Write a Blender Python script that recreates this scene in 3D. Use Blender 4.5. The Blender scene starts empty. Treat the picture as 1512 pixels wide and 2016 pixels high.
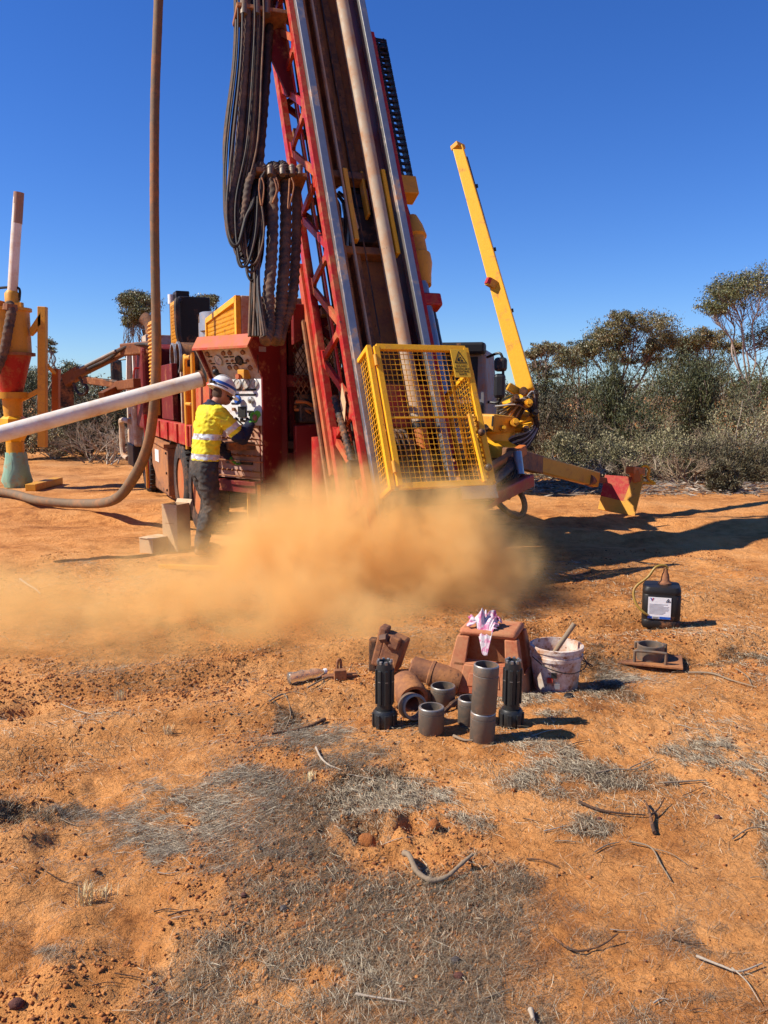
import bpy, bmesh, math, random
import numpy as np
from mathutils import Vector, Matrix, Euler
R = math.radians
random.seed(7)
RNG = np.random.default_rng(11)
S = bpy.context.scene
COL = S.collection

# ------------------------------------------------------------------ camera, sky, sun, exposure
F_PX, PITCH, EYE = 1630.0, R(8.0), 1.6
cam = bpy.data.cameras.new('camera')
cam.sensor_fit = 'VERTICAL'; cam.sensor_height = 24.0; cam.lens = F_PX / 2016 * 24.0
cam.clip_start = 0.05; cam.clip_end = 3000
cam_o = bpy.data.objects.new('camera', cam); COL.objects.link(cam_o)
cam_o.location = (0, 0, EYE); cam_o.rotation_euler = (math.pi / 2 - PITCH, 0, 0)
S.camera = cam_o

SUN_EL = R(43.5); SUN_AZ = math.atan2(-.99, -.13)      # azimuth measured from +Y towards +X
world = bpy.data.worlds.new('World'); S.world = world; world.use_nodes = True
wn = world.node_tree.nodes; wl = world.node_tree.links
sky = wn.new('ShaderNodeTexSky'); sky.sky_type = 'NISHITA'; sky.sun_disc = False
sky.sun_elevation = SUN_EL; sky.sun_rotation = SUN_AZ
sky.altitude = 300; sky.air_density = 1.0; sky.dust_density = 0.0; sky.ozone_density = 4.0
hs = wn.new('ShaderNodeHueSaturation'); hs.inputs['Saturation'].default_value = 1.22; hs.inputs['Hue'].default_value = 0.507
wl.new(sky.outputs[0], hs.inputs['Color'])
sm_ = wn.new('ShaderNodeMix'); sm_.data_type = 'RGBA'; sm_.blend_type = 'MULTIPLY'; sm_.inputs[0].default_value = 1.0
sm_.inputs[7].default_value = (.76, .97, 1.36, 1); wl.new(hs.outputs[0], sm_.inputs[6])
wl.new(sm_.outputs[2], wn['Background'].inputs['Color'])
wn['Background'].inputs['Strength'].default_value = 0.073
sun = bpy.data.lights.new('sun', 'SUN'); sun.energy = 5.0; sun.angle = R(0.53); sun.color = (1.0, .93, .82)
sun_o = bpy.data.objects.new('sun', sun); COL.objects.link(sun_o)
to_sun = Vector((math.sin(SUN_AZ) * math.cos(SUN_EL), math.cos(SUN_AZ) * math.cos(SUN_EL), math.sin(SUN_EL)))
sun_o.rotation_euler = to_sun.to_track_quat('Z', 'Y').to_euler()
S.view_settings.view_transform = 'Standard'; S.view_settings.look = 'None'
S.view_settings.exposure = 0.56; S.view_settings.gamma = 1.0; S.view_settings.use_curve_mapping = False
S.cycles.use_denoising = True
S.cycles.max_bounces = 9; S.cycles.diffuse_bounces = 3; S.cycles.glossy_bounces = 3
S.cycles.transparent_max_bounces = 9; S.cycles.volume_bounces = 6
S.cycles.volume_step_rate = 0.6; S.cycles.volume_max_steps = 96
S.cycles.caustics_reflective = False; S.cycles.caustics_refractive = False

# ------------------------------------------------------------------ helpers
def ray(px, py):
    u = (px - 756) / F_PX; v = (py - 1008) / F_PX
    return Vector((u, math.cos(PITCH) - v * math.sin(PITCH), -math.sin(PITCH) - v * math.cos(PITCH)))
def G(px, py, z=0.0):
    'point of the ground seen at a photograph pixel'
    d = ray(px, py); t = (z - EYE) / d.z
    return Vector((d.x * t, d.y * t, z))
def at(px, py, Y):
    'point seen at a photograph pixel, Y metres away'
    d = ray(px, py); t = Y / d.y
    return Vector((d.x * t, Y, EYE + d.z * t))

def tag(o, label=None, cat=None, group=None, kind=None):
    if label: o['label'] = label
    if cat: o['category'] = cat
    if group: o['group'] = group
    if kind: o['kind'] = kind
    return o
def empty(name, loc=(0, 0, 0), rot=(0, 0, 0), parent=None):
    o = bpy.data.objects.new(name, None); COL.objects.link(o)
    o.location = loc; o.rotation_euler = rot; o.empty_display_size = .1
    if parent: o.parent = parent
    return o
def link(name, me, mats=None, parent=None, loc=None, rot=None):
    o = bpy.data.objects.new(name, me); COL.objects.link(o)
    if mats is not None:
        for m in (mats if isinstance(mats, (list, tuple)) else [mats]): me.materials.append(m)
    if parent: o.parent = parent
    if loc is not None: o.location = loc
    if rot is not None: o.rotation_euler = rot
    return o
def perp(d):
    a = Vector((0, 0, 1)) if abs(d.z) < .9 else Vector((1, 0, 0))
    x = d.cross(a).normalized(); return x, d.cross(x).normalized()

class MB:
    def __init__(s): s.v = []; s.f = []; s.m = []; s.mi = 0
    def add(s, vs, fs):
        b = len(s.v); s.v += [tuple(p) for p in vs]
        s.f += [tuple(b + i for i in f) for f in fs]; s.m += [s.mi] * len(fs); return s
    def box(s, lo, hi):
        x0, y0, z0 = lo; x1, y1, z1 = hi
        return s.add([(x0,y0,z0),(x1,y0,z0),(x1,y1,z0),(x0,y1,z0),(x0,y0,z1),(x1,y0,z1),(x1,y1,z1),(x0,y1,z1)],
              [(3,2,1,0),(4,5,6,7),(0,1,5,4),(1,2,6,5),(2,3,7,6),(3,0,4,7)])
    def obox(s, c, size, rot=(0, 0, 0)):
        M = Euler(rot).to_matrix(); c = Vector(c); sx, sy, sz = [k / 2 for k in size]
        vs = [c + M @ Vector((a * sx, b * sy, d * sz)) for d in (-1, 1) for a, b in ((-1,-1),(1,-1),(1,1),(-1,1))]
        return s.add(vs, [(3,2,1,0),(4,5,6,7),(0,1,5,4),(1,2,6,5),(2,3,7,6),(3,0,4,7)])
    def bar(s, p, q, w, h=None, up=None):
        p, q = Vector(p), Vector(q); d = (q - p).normalized(); h = w if h is None else h
        if up is None: x, y = perp(d)
        else:
            x = d.cross(Vector(up)).normalized(); y = x.cross(d).normalized()
        vs = [c + x * (a * w / 2) + y * (b * h / 2) for c in (p, q) for a, b in ((-1,-1),(1,-1),(1,1),(-1,1))]
        return s.add(vs, [(3,2,1,0),(4,5,6,7),(0,1,5,4),(1,2,6,5),(2,3,7,6),(3,0,4,7)])
    def tube(s, pts, r, n=8, caps=True, tw=None):
        pts = [Vector(p) for p in pts]; k = len(pts)
        rs = list(r) if hasattr(r, '__len__') else [r] * k
        vs = []; x = None
        for i, p in enumerate(pts):
            d = (pts[min(i + 1, k - 1)] - pts[max(i - 1, 0)]).normalized()
            if x is None: x, y = perp(d)
            else:
                x = (x - d * x.dot(d)).normalized(); y = d.cross(x).normalized()
            for j in range(n):
                a = 2 * math.pi * j / n
                rr = rs[i] if tw is None else rs[i] * tw(i, a)
                vs.append(p + x * (rr * math.cos(a)) + y * (rr * math.sin(a)))
        fs = [(i*n+j, i*n+(j+1) % n, (i+1)*n+(j+1) % n, (i+1)*n+j) for i in range(k-1) for j in range(n)]
        if caps: fs += [tuple(range(n-1, -1, -1)), tuple(range((k-1)*n, k*n))]
        return s.add(vs, fs)
    def cyl(s, p, q, r, n=16, r2=None): return s.tube([p, q], [r, r if r2 is None else r2], n)
    def lathe(s, prof, n=24, o=(0, 0, 0), axis=(0, 0, 1), closed=False):
        'profile of (radius, height) pairs turned about the axis; closed joins last to first (a ring)'
        o = Vector(o); d = Vector(axis).normalized(); x, y = perp(d); k = len(prof); vs = []
        for r, z in prof:
            for j in range(n):
                a = 2 * math.pi * j / n
                vs.append(o + d * z + x * (r * math.cos(a)) - y * (r * math.sin(a)))
        fs = [(i*n+j, ((i+1) % k)*n+j, ((i+1) % k)*n+(j+1) % n, i*n+(j+1) % n)[::-1] for i in range(k if closed else k-1) for j in range(n)]
        if not closed:
            if prof[0][0] > 1e-4: fs.append(tuple(range(n))[::-1])
            if prof[-1][0] > 1e-4: fs.append(tuple(range((k-1)*n, k*n)))
        return s.add(vs, fs)
    def prism(s, poly, fn, a, b):
        'polygon of (u, v) swept between a and b; fn(u, v, w) gives the point'
        n = len(poly); vs = [fn(u, v, a) for u, v in poly] + [fn(u, v, b) for u, v in poly]
        return s.add(vs, [tuple(range(n))[::-1], tuple(range(n, 2*n))] + [(i, (i+1) % n, n+(i+1) % n, n+i) for i in range(n)])
    def ball(s, c, r, n=10, sc=(1, 1, 1)):
        c = Vector(c); k = max(4, n // 2 + 1); vs = [c + Vector((0, 0, -r * sc[2]))]
        for i in range(1, k):
            t = -math.pi / 2 + math.pi * i / k
            for j in range(n):
                a = 2 * math.pi * j / n
                vs.append(c + Vector((r*sc[0]*math.cos(t)*math.cos(a), r*sc[1]*math.cos(t)*math.sin(a), r*sc[2]*math.sin(t))))
        vs.append(c + Vector((0, 0, r * sc[2]))); T = len(vs) - 1
        fs = [(0, 1 + (j+1) % n, 1 + j) for j in range(n)]
        fs += [(1+i*n+j, 1+i*n+(j+1) % n, 1+(i+1)*n+(j+1) % n, 1+(i+1)*n+j) for i in range(k-2) for j in range(n)]
        fs += [(1+(k-2)*n+j, 1+(k-2)*n+(j+1) % n, T) for j in range(n)]
        return s.add(vs, fs)
    def mesh(s, name, smooth=None):
        me = bpy.data.meshes.new(name); me.from_pydata(s.v, [], s.f)
        bm = bmesh.new(); bm.from_mesh(me); bmesh.ops.recalc_face_normals(bm, faces=bm.faces); bm.to_mesh(me); bm.free()
        if any(s.m): me.polygons.foreach_set('material_index', s.m)
        if smooth:
            me.polygons.foreach_set('use_smooth', [True] * len(me.polygons)); me.set_sharp_from_angle(angle=R(smooth))
        me.update(); return me
    def build(s, name, mats, parent=None, smooth=None, bevel=0, kind=None, loc=None, rot=None, label=None):
        o = link(name, s.mesh(name, smooth), mats, parent, loc, rot)
        if bevel:
            b = o.modifiers.new('bevel', 'BEVEL'); b.width = bevel; b.segments = 2; b.limit_method = 'ANGLE'; b.angle_limit = R(40)
        if kind: o['kind'] = kind
        if label: o['label'] = label
        return o

def spline(pts, n=10):
    'Catmull-Rom through the points'
    P_ = [Vector(p) for p in pts]; P_ = [P_[0] * 2 - P_[1]] + P_ + [P_[-1] * 2 - P_[-2]]; out = []
    for i in range(1, len(P_) - 2):
        a, b, c, d = P_[i-1:i+3]
        for k in range(n):
            t = k / n
            out.append(.5 * ((2*b) + (c-a)*t + (2*a-5*b+4*c-d)*t*t + (3*b-a-3*c+d)*t*t*t))
    out.append(P_[-2]); return out

# ------------------------------------------------------------------ value noise for the terrain
def vnoise(x, y, seed=0):
    xi = np.floor(x).astype(np.int64); yi = np.floor(y).astype(np.int64); xf = x - xi; yf = y - yi
    def hsh(a, b):
        n = (a * 374761393 + b * 668265263 + seed * 974634777) & 0x7fffffff
        n = ((n ^ (n >> 13)) * 1274126177) & 0x7fffffff
        return ((n ^ (n >> 16)) & 0xffff) / 65535.0
    u = xf * xf * (3 - 2 * xf); v = yf * yf * (3 - 2 * yf)
    return (hsh(xi, yi) * (1-u) + hsh(xi+1, yi) * u) * (1-v) + (hsh(xi, yi+1) * (1-u) + hsh(xi+1, yi+1) * u) * v
def fbm(x, y, o=4, seed=0, g=.5):
    a = 1.0; t = 0; w = 0
    for i in range(o):
        t = t + a * vnoise(x, y, seed + i * 17); w += a; a *= g; x = x * 2.03 + 11.3; y = y * 2.03 + 5.7
    return t / w

# ------------------------------------------------------------------ materials
DUST = (.40, .165, .058)
def nodes(name):
    m = bpy.data.materials.new(name); m.use_nodes = True
    return m, m.node_tree.nodes, m.node_tree.links, m.node_tree.nodes['Principled BSDF']
def ramp(N, stops):
    r = N.new('ShaderNodeValToRGB'); e = r.color_ramp.elements
    while len(e) < len(stops): e.new(.5)
    for k, (p, c) in zip(e, stops): k.position = p; k.color = (*c, 1)
    return r
def noise(N, L, vec, scale, detail=4, rough=.6, dist=0):
    n = N.new('ShaderNodeTexNoise'); n.inputs['Scale'].default_value = scale; n.inputs['Detail'].default_value = detail
    n.inputs['Roughness'].default_value = rough; n.inputs['Distortion'].default_value = dist
    if vec is not None: L.new(vec, n.inputs['Vector'])
    return n
def mix(N, L, fac, a, b):
    m = N.new('ShaderNodeMix'); m.data_type = 'RGBA'
    for sock, v in ((m.inputs[0], fac), (m.inputs[6], a), (m.inputs[7], b)):
        if isinstance(v, bpy.types.NodeSocket): L.new(v, sock)
        elif isinstance(v, (int, float)): sock.default_value = v
        else: sock.default_value = (*v, 1)
    return m.outputs[2]
def mat(name, col, rough=.5, metal=0.0, dirt=.35, dirtcol=DUST, scale=5.0, bump=.15, chip=0.0, chipcol=(.10, .045, .03), var=.15):
    m, N, L, B = nodes(name)
    tc = N.new('ShaderNodeTexCoord').outputs['Object']
    n1 = noise(N, L, tc, scale, 6, .65); n2 = noise(N, L, tc, scale * 6, 5, .7)
    dark = tuple(c * (1 - var * 1.6) for c in col); lite = tuple(min(1, c * (1 + var)) for c in col)
    c = mix(N, L, n2.outputs[0], dark, lite)
    add = N.new('ShaderNodeMath'); add.operation = 'MULTIPLY_ADD'; L.new(n2.outputs[0], add.inputs[0]); add.inputs[1].default_value = .45
    L.new(n1.outputs[0], add.inputs[2])
    d0 = 1.02 - dirt * .8; r1 = ramp(N, [(max(0, min(.99, d0)), (0, 0, 0)), (min(1, d0 + .3), (1, 1, 1))]); L.new(add.outputs[0], r1.inputs[0])
    rr = N.new('ShaderNodeMapRange'); L.new(r1.outputs[0], rr.inputs[0])
    rr.inputs[3].default_value = rough; rr.inputs[4].default_value = .92
    c = mix(N, L, r1.outputs[0], c, dirtcol)
    if chip > 0:
        n3 = noise(N, L, tc, scale * 2.7, 7, .75); r3 = ramp(N, [(.70 - chip * .2, (0, 0, 0)), (.73 - chip * .2, (1, 1, 1))]); L.new(n3.outputs[0], r3.inputs[0])
        c = mix(N, L, r3.outputs[0], c, chipcol)
    B.inputs['Specular IOR Level'].default_value = .28
    L.new(c, B.inputs['Base Color']); L.new(rr.outputs[0], B.inputs['Roughness'])
    if metal:
        mm = N.new('ShaderNodeMapRange'); L.new(r1.outputs[0], mm.inputs[0]); mm.inputs[3].default_value = metal; mm.inputs[4].default_value = 0
        L.new(mm.outputs[0], B.inputs['Metallic'])
    if bump:
        b = N.new('ShaderNodeBump'); b.inputs['Strength'].default_value = bump; b.inputs['Distance'].default_value = .01
        L.new(n2.outputs[0], b.inputs['Height']); L.new(b.outputs[0], B.inputs['Normal'])
    return m
K = {}
K['red'] = mat('red_paint', (.42, .022, .018), .42, 0, .42, chip=.35)
K['redo'] = mat('sun_faded_red_paint', (.50, .07, .03), .5, 0, .5, chip=.2)
K['dred'] = mat('dark_red_paint', (.15, .009, .007), .62, 0, .30, chip=.3)
K['yel'] = mat('yellow_paint', (.86, .42, .018), .45, 0, .30, chip=.22, chipcol=(.16, .07, .03))
K['yel2'] = mat('dusty_yellow_paint', (.68, .32, .03), .5, 0, .34, chip=.3, chipcol=(.12, .06, .03))
K['org'] = mat('orange_paint', (.52, .14, .025), .5, 0, .4, chip=.3)
K['orgd'] = mat('dark_orange_paint', (.20, .065, .02), .6, 0, .35, chip=.5, chipcol=(.05, .03, .025))
K['wht'] = mat('white_paint', (.74, .72, .68), .45, 0, .3)
K['crm'] = mat('cream_paint', (.55, .46, .34), .55, 0, .5)
K['blk'] = mat('black_steel', (.020, .019, .019), .45, 0, .28)
K['blk2'] = mat('black_rubber', (.022, .020, .019), .62, 0, .45, bump=.3)
K['grs'] = mat('greasy_steel', (.055, .042, .034), .45, .3, .40)
K['brn'] = mat('dust_caked_steel', (.22, .105, .06), .75, 0, .62, chip=.3, chipcol=(.06, .035, .025), bump=.35)
K['brn2'] = mat('brown_steel', (.13, .068, .045), .7, 0, .5, chip=.4, chipcol=(.05, .03, .022), bump=.35)
K['rust'] = mat('rusty_steel', (.20, .085, .048), .75, .1, .55, chip=.4, bump=.5)
K['stl'] = mat('worn_steel', (.33, .31, .28), .45, .75, .36)
K['chr'] = mat('bright_rail_steel', (.40, .39, .37), .36, .8, .32, scale=3)
K['stlb'] = mat('blued_steel', (.060, .060, .058), .42, .65, .22)
K['stlg'] = mat('grey_steel', (.165, .135, .105), .5, .45, .46, (.22, .11, .055), 12, chip=.25, chipcol=(.07, .045, .03))
K['tyre'] = mat('tyre_rubber', (.028, .025, .023), .8, 0, .40, (.20, .10, .05), bump=.4)
K['rim'] = mat('orange_rim_paint', (.46, .12, .035), .5, 0, .5)
K['alu'] = mat('aluminium', (.52, .51, .49), .4, .8, .25)
K['hose'] = mat('hose_rubber', (.030, .024, .021), .6, 0, .40, (.16, .085, .05), bump=.3)
K['hosd'] = mat('dusty_hose', (.070, .048, .036), .75, 0, .5, (.22, .12, .065), bump=.3)
K['smp'] = mat('tan_sample_hose', (.19, .125, .07), .75, 0, .42, scale=2.5, bump=.25)
K['pvc'] = mat('dusty_white_pipe', (.78, .72, .63), .5, 0, .46, (.56, .36, .21), scale=2.6)
K['rod'] = mat('sun_bleached_rod_steel', (.40, .31, .21), .6, .0, .46, scale=2.5, chip=.15)
K['card'] = mat('cardboard', (.56, .37, .20), .85, 0, .25)
K['card2'] = mat('cardboard_inner', (.62, .44, .27), .85, 0, .2)
K['stool'] = mat('dusty_red_plastic', (.42, .10, .04), .6, 0, .60, (.46, .20, .09), 9, bump=.2)
K['buck'] = mat('stained_white_plastic', (.74, .64, .54), .5, 0, .52, chip=.62, chipcol=(.26, .12, .06), scale=11)
K['jer'] = mat('black_plastic', (.016, .014, .013), .5, 0, .26)
K['gls'] = mat('dark_glass', (.03, .035, .04), .12, 0, .2)
K['mir'] = mat('mirror_shell', (.03, .03, .032), .4, 0, .3)
K['grn'] = mat('green_plastic_bag', (.25, .42, .30), .5, 0, .35)
K['wood'] = mat('weathered_wood', (.27, .195, .125), .85, 0, .25, bump=.5, scale=14)
K['woodd'] = mat('dark_bark', (.085, .048, .030), .9, 0, .35, bump=.6, scale=14)
K['woodp'] = mat('pale_dead_wood', (.42, .34, .25), .85, 0, .2, bump=.5, scale=14)
K['bark'] = mat('mallee_bark', (.20, .14, .105), .9, 0, .2, bump=.6, scale=3)
K['barkp'] = mat('pale_smooth_bark', (.36, .27, .21), .8, 0, .3, bump=.4, scale=3)
K['blue'] = mat('blue_paint', (.02, .10, .42), .5, 0, .15)
K['gry'] = mat('grey_paint', (.25, .25, .25), .55, 0, .4)
K['dial'] = mat('gauge_face', (.50, .47, .40), .35, 0, .35)
K['plate'] = mat('sign_yellow', (.72, .42, .03), .5, 0, .2)
K['ink'] = mat('black_ink', (.02, .018, .015), .6, 0, .15)
K['lab'] = mat('label_white', (.78, .77, .75), .55, 0, .12)

# ------------------------------------------------------------------ ground
def gblob(px, py, rx, ry):
    c = G(px, py); e = G(px + rx, py); n = G(px, py - ry)
    return (c.x, c.y, abs(e.x - c.x), abs(n.y - c.y))
LITTER = [gblob(*b) for b in ((700,1880,380,120),(960,1960,420,90),(430,1590,220,60),(1000,1400,140,40),(560,1500,140,60),(650,1560,230,70),(600,1640,230,60),(540,1600,90,60),(760,1740,300,70),(640,1790,170,60),(870,1850,360,80),(430,1540,150,35),
    (230,1565,240,22),(40,1570,90,45),(640,1430,110,40),(700,1480,150,60),(820,1930,330,70),(1220,1960,260,50),(1120,1500,160,50),(1180,1330,120,45),
    (1440,1600,90,60),(1480,1700,60,90),(1420,1850,130,40),(1380,1490,110,50),(1150,1640,60,30),(930,1640,70,25),(420,1220,160,25),(1440,1290,120,25),
    (560,1720,120,45),(120,1880,80,25),(1010,1330,50,20),(880,1560,60,30),(330,1650,60,25),(980,1760,90,40),(1100,1985,150,40))]
def litter(x, y):
    m = np.zeros_like(x)
    wx = x + .75 * (fbm(x * 1.6, y * 1.6, 4, 41, .65) - .5); wy = y + .75 * (fbm(x * 1.6, y * 1.6, 4, 77, .65) - .5)
    for cx, cy, rx, ry in LITTER:
        m = np.maximum(m, 1 - ((wx - cx) / rx) ** 2 - ((wy - cy) / ry) ** 2)
    m = np.clip(m * 1.1 + .12, 0, 1) * np.clip((fbm(x * 4, y * 4, 5, 5, .65) - .36) * 4.0, 0, 1)
    far = np.clip((y - 9) / 3, 0, 1) * np.clip((fbm(x * .8, y * .8, 4, 9) - .5) * 4, 0, 1) * .6
    return np.maximum(m, far)
_h2 = G(735, 1645); _h3 = G(1120, 1690)
PITS = [(G(45, 1395).x, G(45, 1395).y, .13, .07), (_h2.x, _h2.y, .075, .065), (_h2.x + .14, _h2.y + .03, .055, .04), (_h2.x - .07, _h2.y + .06, .05, .03), (G(800,1640).x, G(800,1640).y, .05, .035)]  # first pit is added to stand in for a patch of shadow; others are dug
def low(x, y):
    r = np.hypot(x, y)
    h = .07 * (fbm(x * .45 + 3, y * .45, 3, 1) - .5) * np.clip((r - 1) / 3, .4, 1)
    h = h + .05 * (fbm(x * 1.1, y * 1.1, 3, 3) - .5)
    h = h + .075 * (fbm(x * 2.1 + 7, y * 2.1, 4, 19) - .5) * np.clip((r - 4.6) / 3, 0, 1) * np.clip((30 - r) / 10, 0, 1)
    # faint wheel ruts that cross the clearing
    for k, (a, c, w) in enumerate(((.42, 4.1, .16), (.42, 5.0, .14), (-.22, 9.6, .3), (-.22, 10.8, .35))):
        d = y - (c + a * x) + .25 * (fbm(x * .8, y * .8, 2, 23 + k) - .5)
        h = h - .045 * np.exp(-(d / w) ** 2) + .035 * np.exp(-((d - 1.8 * w) / w) ** 2)
    # ridged, churned soil towards the near side of the frame
    ed = np.clip((-x - .15 * y + .05) / .6, 0, 1) * np.clip((4.0 - y) / 1.0, 0, 1)
    h = h + ed * .075 * (np.abs(fbm(x * 2.6 + y, y * 3.4 - x, 4, 31) - .5) * 3 - .4)
    return h
def height(x, y):
    r = np.hypot(x, y); f = np.clip((16 - r) / 12, 0, 1)
    h = low(x, y)
    cl = np.clip(fbm(x * 1.3, y * 1.3, 3, 12) * 3.4 - 1.15, .10, 1)
    h = h + f * cl * (.034 * (fbm(x * 9, y * 9, 4, 2, .62) - .5) + .045 * np.clip(fbm(x * 20, y * 20, 3, 6, .6) - .50, 0, 1))
    for cx, cy, rr, dp in PITS:
        q = np.hypot(x - cx, y - cy) / rr
        h = h - dp * np.exp(-q ** 4) + dp * .35 * np.exp(-((q - 1.5) / .45) ** 2)
    return h
def gz(x, y): return float(height(np.array([float(x)]), np.array([float(y)]))[0])
def on(px, py):
    p = G(px, py); p.z = gz(p.x, p.y); return p

def np_mesh(name, V, Fq, k):
    me = bpy.data.meshes.new(name); n = len(Fq)
    me.vertices.add(len(V)); me.vertices.foreach_set('co', np.asarray(V, dtype=np.float32).ravel())
    me.loops.add(n * k); me.loops.foreach_set('vertex_index', np.asarray(Fq, dtype=np.int32).ravel())
    me.polygons.add(n); me.polygons.foreach_set('loop_start', np.arange(n, dtype=np.int32) * k)
    me.update(calc_edges=True); me.validate(); return me

GC = (0.0, -.6)
th = np.concatenate([np.linspace(-70, 70, 640), np.linspace(75, 285, 36)]) * math.pi / 180
rr = np.concatenate([[.05, .4, .75], np.exp(np.arange(0, math.log(14), .0058)) * 1.0, 14 * np.exp(np.arange(.02, math.log(120), .06)), [2500]])
TT, RR = np.meshgrid(th, rr)
X = GC[0] + RR * np.sin(TT); Y = GC[1] + RR * np.cos(TT)
Z = height(X.ravel(), Y.ravel()).reshape(X.shape); Z = np.where(RR > 100, 0, Z)
nr, nt = X.shape; idx = np.arange(nr * nt).reshape(nr, nt); nx = np.roll(idx, -1, axis=1)
Q = np.stack([idx[:-1], idx[1:], nx[1:], nx[:-1]], -1).reshape(-1, 4)[:, ::-1]
gme = np_mesh('ground', np.stack([X.ravel(), Y.ravel(), Z.ravel()], 1), Q, 4)
gme.polygons.foreach_set('use_smooth', np.ones(len(Q), bool))
at_l = gme.attributes.new('litter', 'FLOAT', 'POINT'); at_l.data.foreach_set('value', litter(X.ravel(), Y.ravel()).astype(np.float32))
m, N, L, B = nodes('red_earth')
tc = N.new('ShaderNodeTexCoord').outputs['Object']
big = noise(N, L, tc, .9, 5, .6, .4); mid = noise(N, L, tc, 6, 6, .7); fin = noise(N, L, tc, 60, 5, .75); crm_ = noise(N, L, tc, 190, 3, .7)
c1 = ramp(N, [(.37, (.29, .105, .030)), (.45, (.51, .200, .054)), (.53, (.67, .290, .088)), (.64, (.75, .36, .128))])
ad = N.new('ShaderNodeMath'); ad.operation = 'MULTIPLY_ADD'; L.new(big.outputs[0], ad.inputs[0]); ad.inputs[1].default_value = .55
m2 = N.new('ShaderNodeMath'); m2.operation = 'MULTIPLY'; L.new(mid.outputs[0], m2.inputs[0]); m2.inputs[1].default_value = .48
L.new(m2.outputs[0], ad.inputs[2]); L.new(ad.outputs[0], c1.inputs[0])
dk = ramp(N, [(.33, (.55, .49, .45)), (.45, (1, 1, 1))]); L.new(fin.outputs[0], dk.inputs[0])
mul = N.new('ShaderNodeMix'); mul.data_type = 'RGBA'; mul.blend_type = 'MULTIPLY'; mul.inputs[0].default_value = .8
L.new(c1.outputs[0], mul.inputs[6]); L.new(dk.outputs[0], mul.inputs[7])
la = N.new('ShaderNodeAttribute'); la.attribute_name = 'litter'
lr = N.new('ShaderNodeMath'); lr.operation = 'MULTIPLY'; L.new(la.outputs['Fac'], lr.inputs[0]); lr.inputs[1].default_value = .62
lc = ramp(N, [(.35, (.13, .078, .045)), (.6, (.27, .18, .11)), (.75, (.40, .31, .20))]); L.new(fin.outputs[0], lc.inputs[0])
L.new(mix(N, L, lr.outputs[0], mul.outputs[2], lc.outputs[0]), B.inputs['Base Color'])
B.inputs['Roughness'].default_value = .95; B.inputs['Specular IOR Level'].default_value = .15
b1 = N.new('ShaderNodeBump'); b1.inputs['Strength'].default_value = .9; b1.inputs['Distance'].default_value = .018; L.new(fin.outputs[0], b1.inputs['Height'])
lum = noise(N, L, tc, 22, 4, .6); b0 = N.new('ShaderNodeBump'); b0.inputs['Strength'].default_value = .85; b0.inputs['Distance'].default_value = .04; L.new(lum.outputs[0], b0.inputs['Height']); L.new(b0.outputs[0], b1.inputs['Normal'])
b2 = N.new('ShaderNodeBump'); b2.inputs['Strength'].default_value = .5; b2.inputs['Distance'].default_value = .005; L.new(crm_.outputs[0], b2.inputs['Height'])
L.new(b1.outputs[0], b2.inputs['Normal']); L.new(b2.outputs[0], B.inputs['Normal'])
ground = tag(link('ground', gme, m), 'rough orange red earth with churned soil', None, None, 'structure')

# dry straw lying in mats on the earth
def scatter(n, keep, box):
    out = []
    while sum(len(o) for o in out) < n:
        p = RNG.random((n, 2)); x = box[0] + (box[1] - box[0]) * p[:, 0]; y = box[2] + (box[3] - box[2]) * p[:, 1]
        k = RNG.random(n) < keep(x, y); out.append(np.stack([x[k], y[k]], 1))
    return np.concatenate(out)[:n]
def straw(n):
    box = (-3.2, 3.4, 1.15, 8.0)
    p = scatter(n, lambda x, y: np.clip(litter(x, y), 0, 1) ** 1.0 * np.clip(3.2 / y, .12, 1) + .012, box)
    dry = p[:, 1]; ln = RNG.uniform(.018, .060, n) * RNG.uniform(.6, 1.3, n); w = RNG.uniform(.00030, .00075, n) * np.clip(dry / 3, .8, 2.2)
    a = RNG.normal(0, .9, n) + 2 * math.pi * fbm(p[:, 0] * 1.3, p[:, 1] * 1.3, 2, 55)
    lift = RNG.random(n) ** 2 * .012; ti = RNG.normal(0, .14, n); bend = RNG.normal(0, .14, n)
    V = np.zeros((n, 6, 3)); z0 = height(p[:, 0], p[:, 1]) + .003 + lift
    for k, t in enumerate((-.5, 0, .5)):
        aa = a + bend * t
        cx = p[:, 0] + np.cos(aa) * ln * t; cy = p[:, 1] + np.sin(aa) * ln * t; cz = z0 + ti * ln * t + .1 * ln * (.25 - t * t)
        ww = w * (1 if k == 1 else .55)
        for s_, q in ((0, -1), (1, 1)):
            V[:, 2*k+s_, 0] = cx - np.sin(aa) * ww * q; V[:, 2*k+s_, 1] = cy + np.cos(aa) * ww * q; V[:, 2*k+s_, 2] = cz + q * ww * .5
    b = (np.arange(n) * 6)[:, None]
    Fq = np.concatenate([b + np.array([[0, 1, 3, 2]]), b + np.array([[2, 3, 5, 4]])], 1).reshape(-1, 4)
    me = np_mesh('dry_grass', V.reshape(-1, 3), Fq, 4)
    at_ = me.attributes.new('tone', 'FLOAT', 'POINT'); at_.data.foreach_set('value', np.repeat(RNG.random(n), 6).astype(np.float32))
    return me
m, N, L, B = nodes('dry_straw')
ta = N.new('ShaderNodeAttribute'); ta.attribute_name = 'tone'
tr = ramp(N, [(0, (.06, .043, .028)), (.3, (.16, .115, .07)), (.6, (.31, .24, .155)), (.85, (.50, .41, .27)), (1, (.66, .56, .39))]); L.new(ta.outputs['Fac'], tr.inputs[0])
L.new(tr.outputs[0], B.inputs['Base Color']); B.inputs['Roughness'].default_value = .8
K['straw'] = m
tag(link('dry_grass', straw(215000), m), 'grey dry grass straw lying in mats on the earth', 'dry grass', None, 'stuff')

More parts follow.
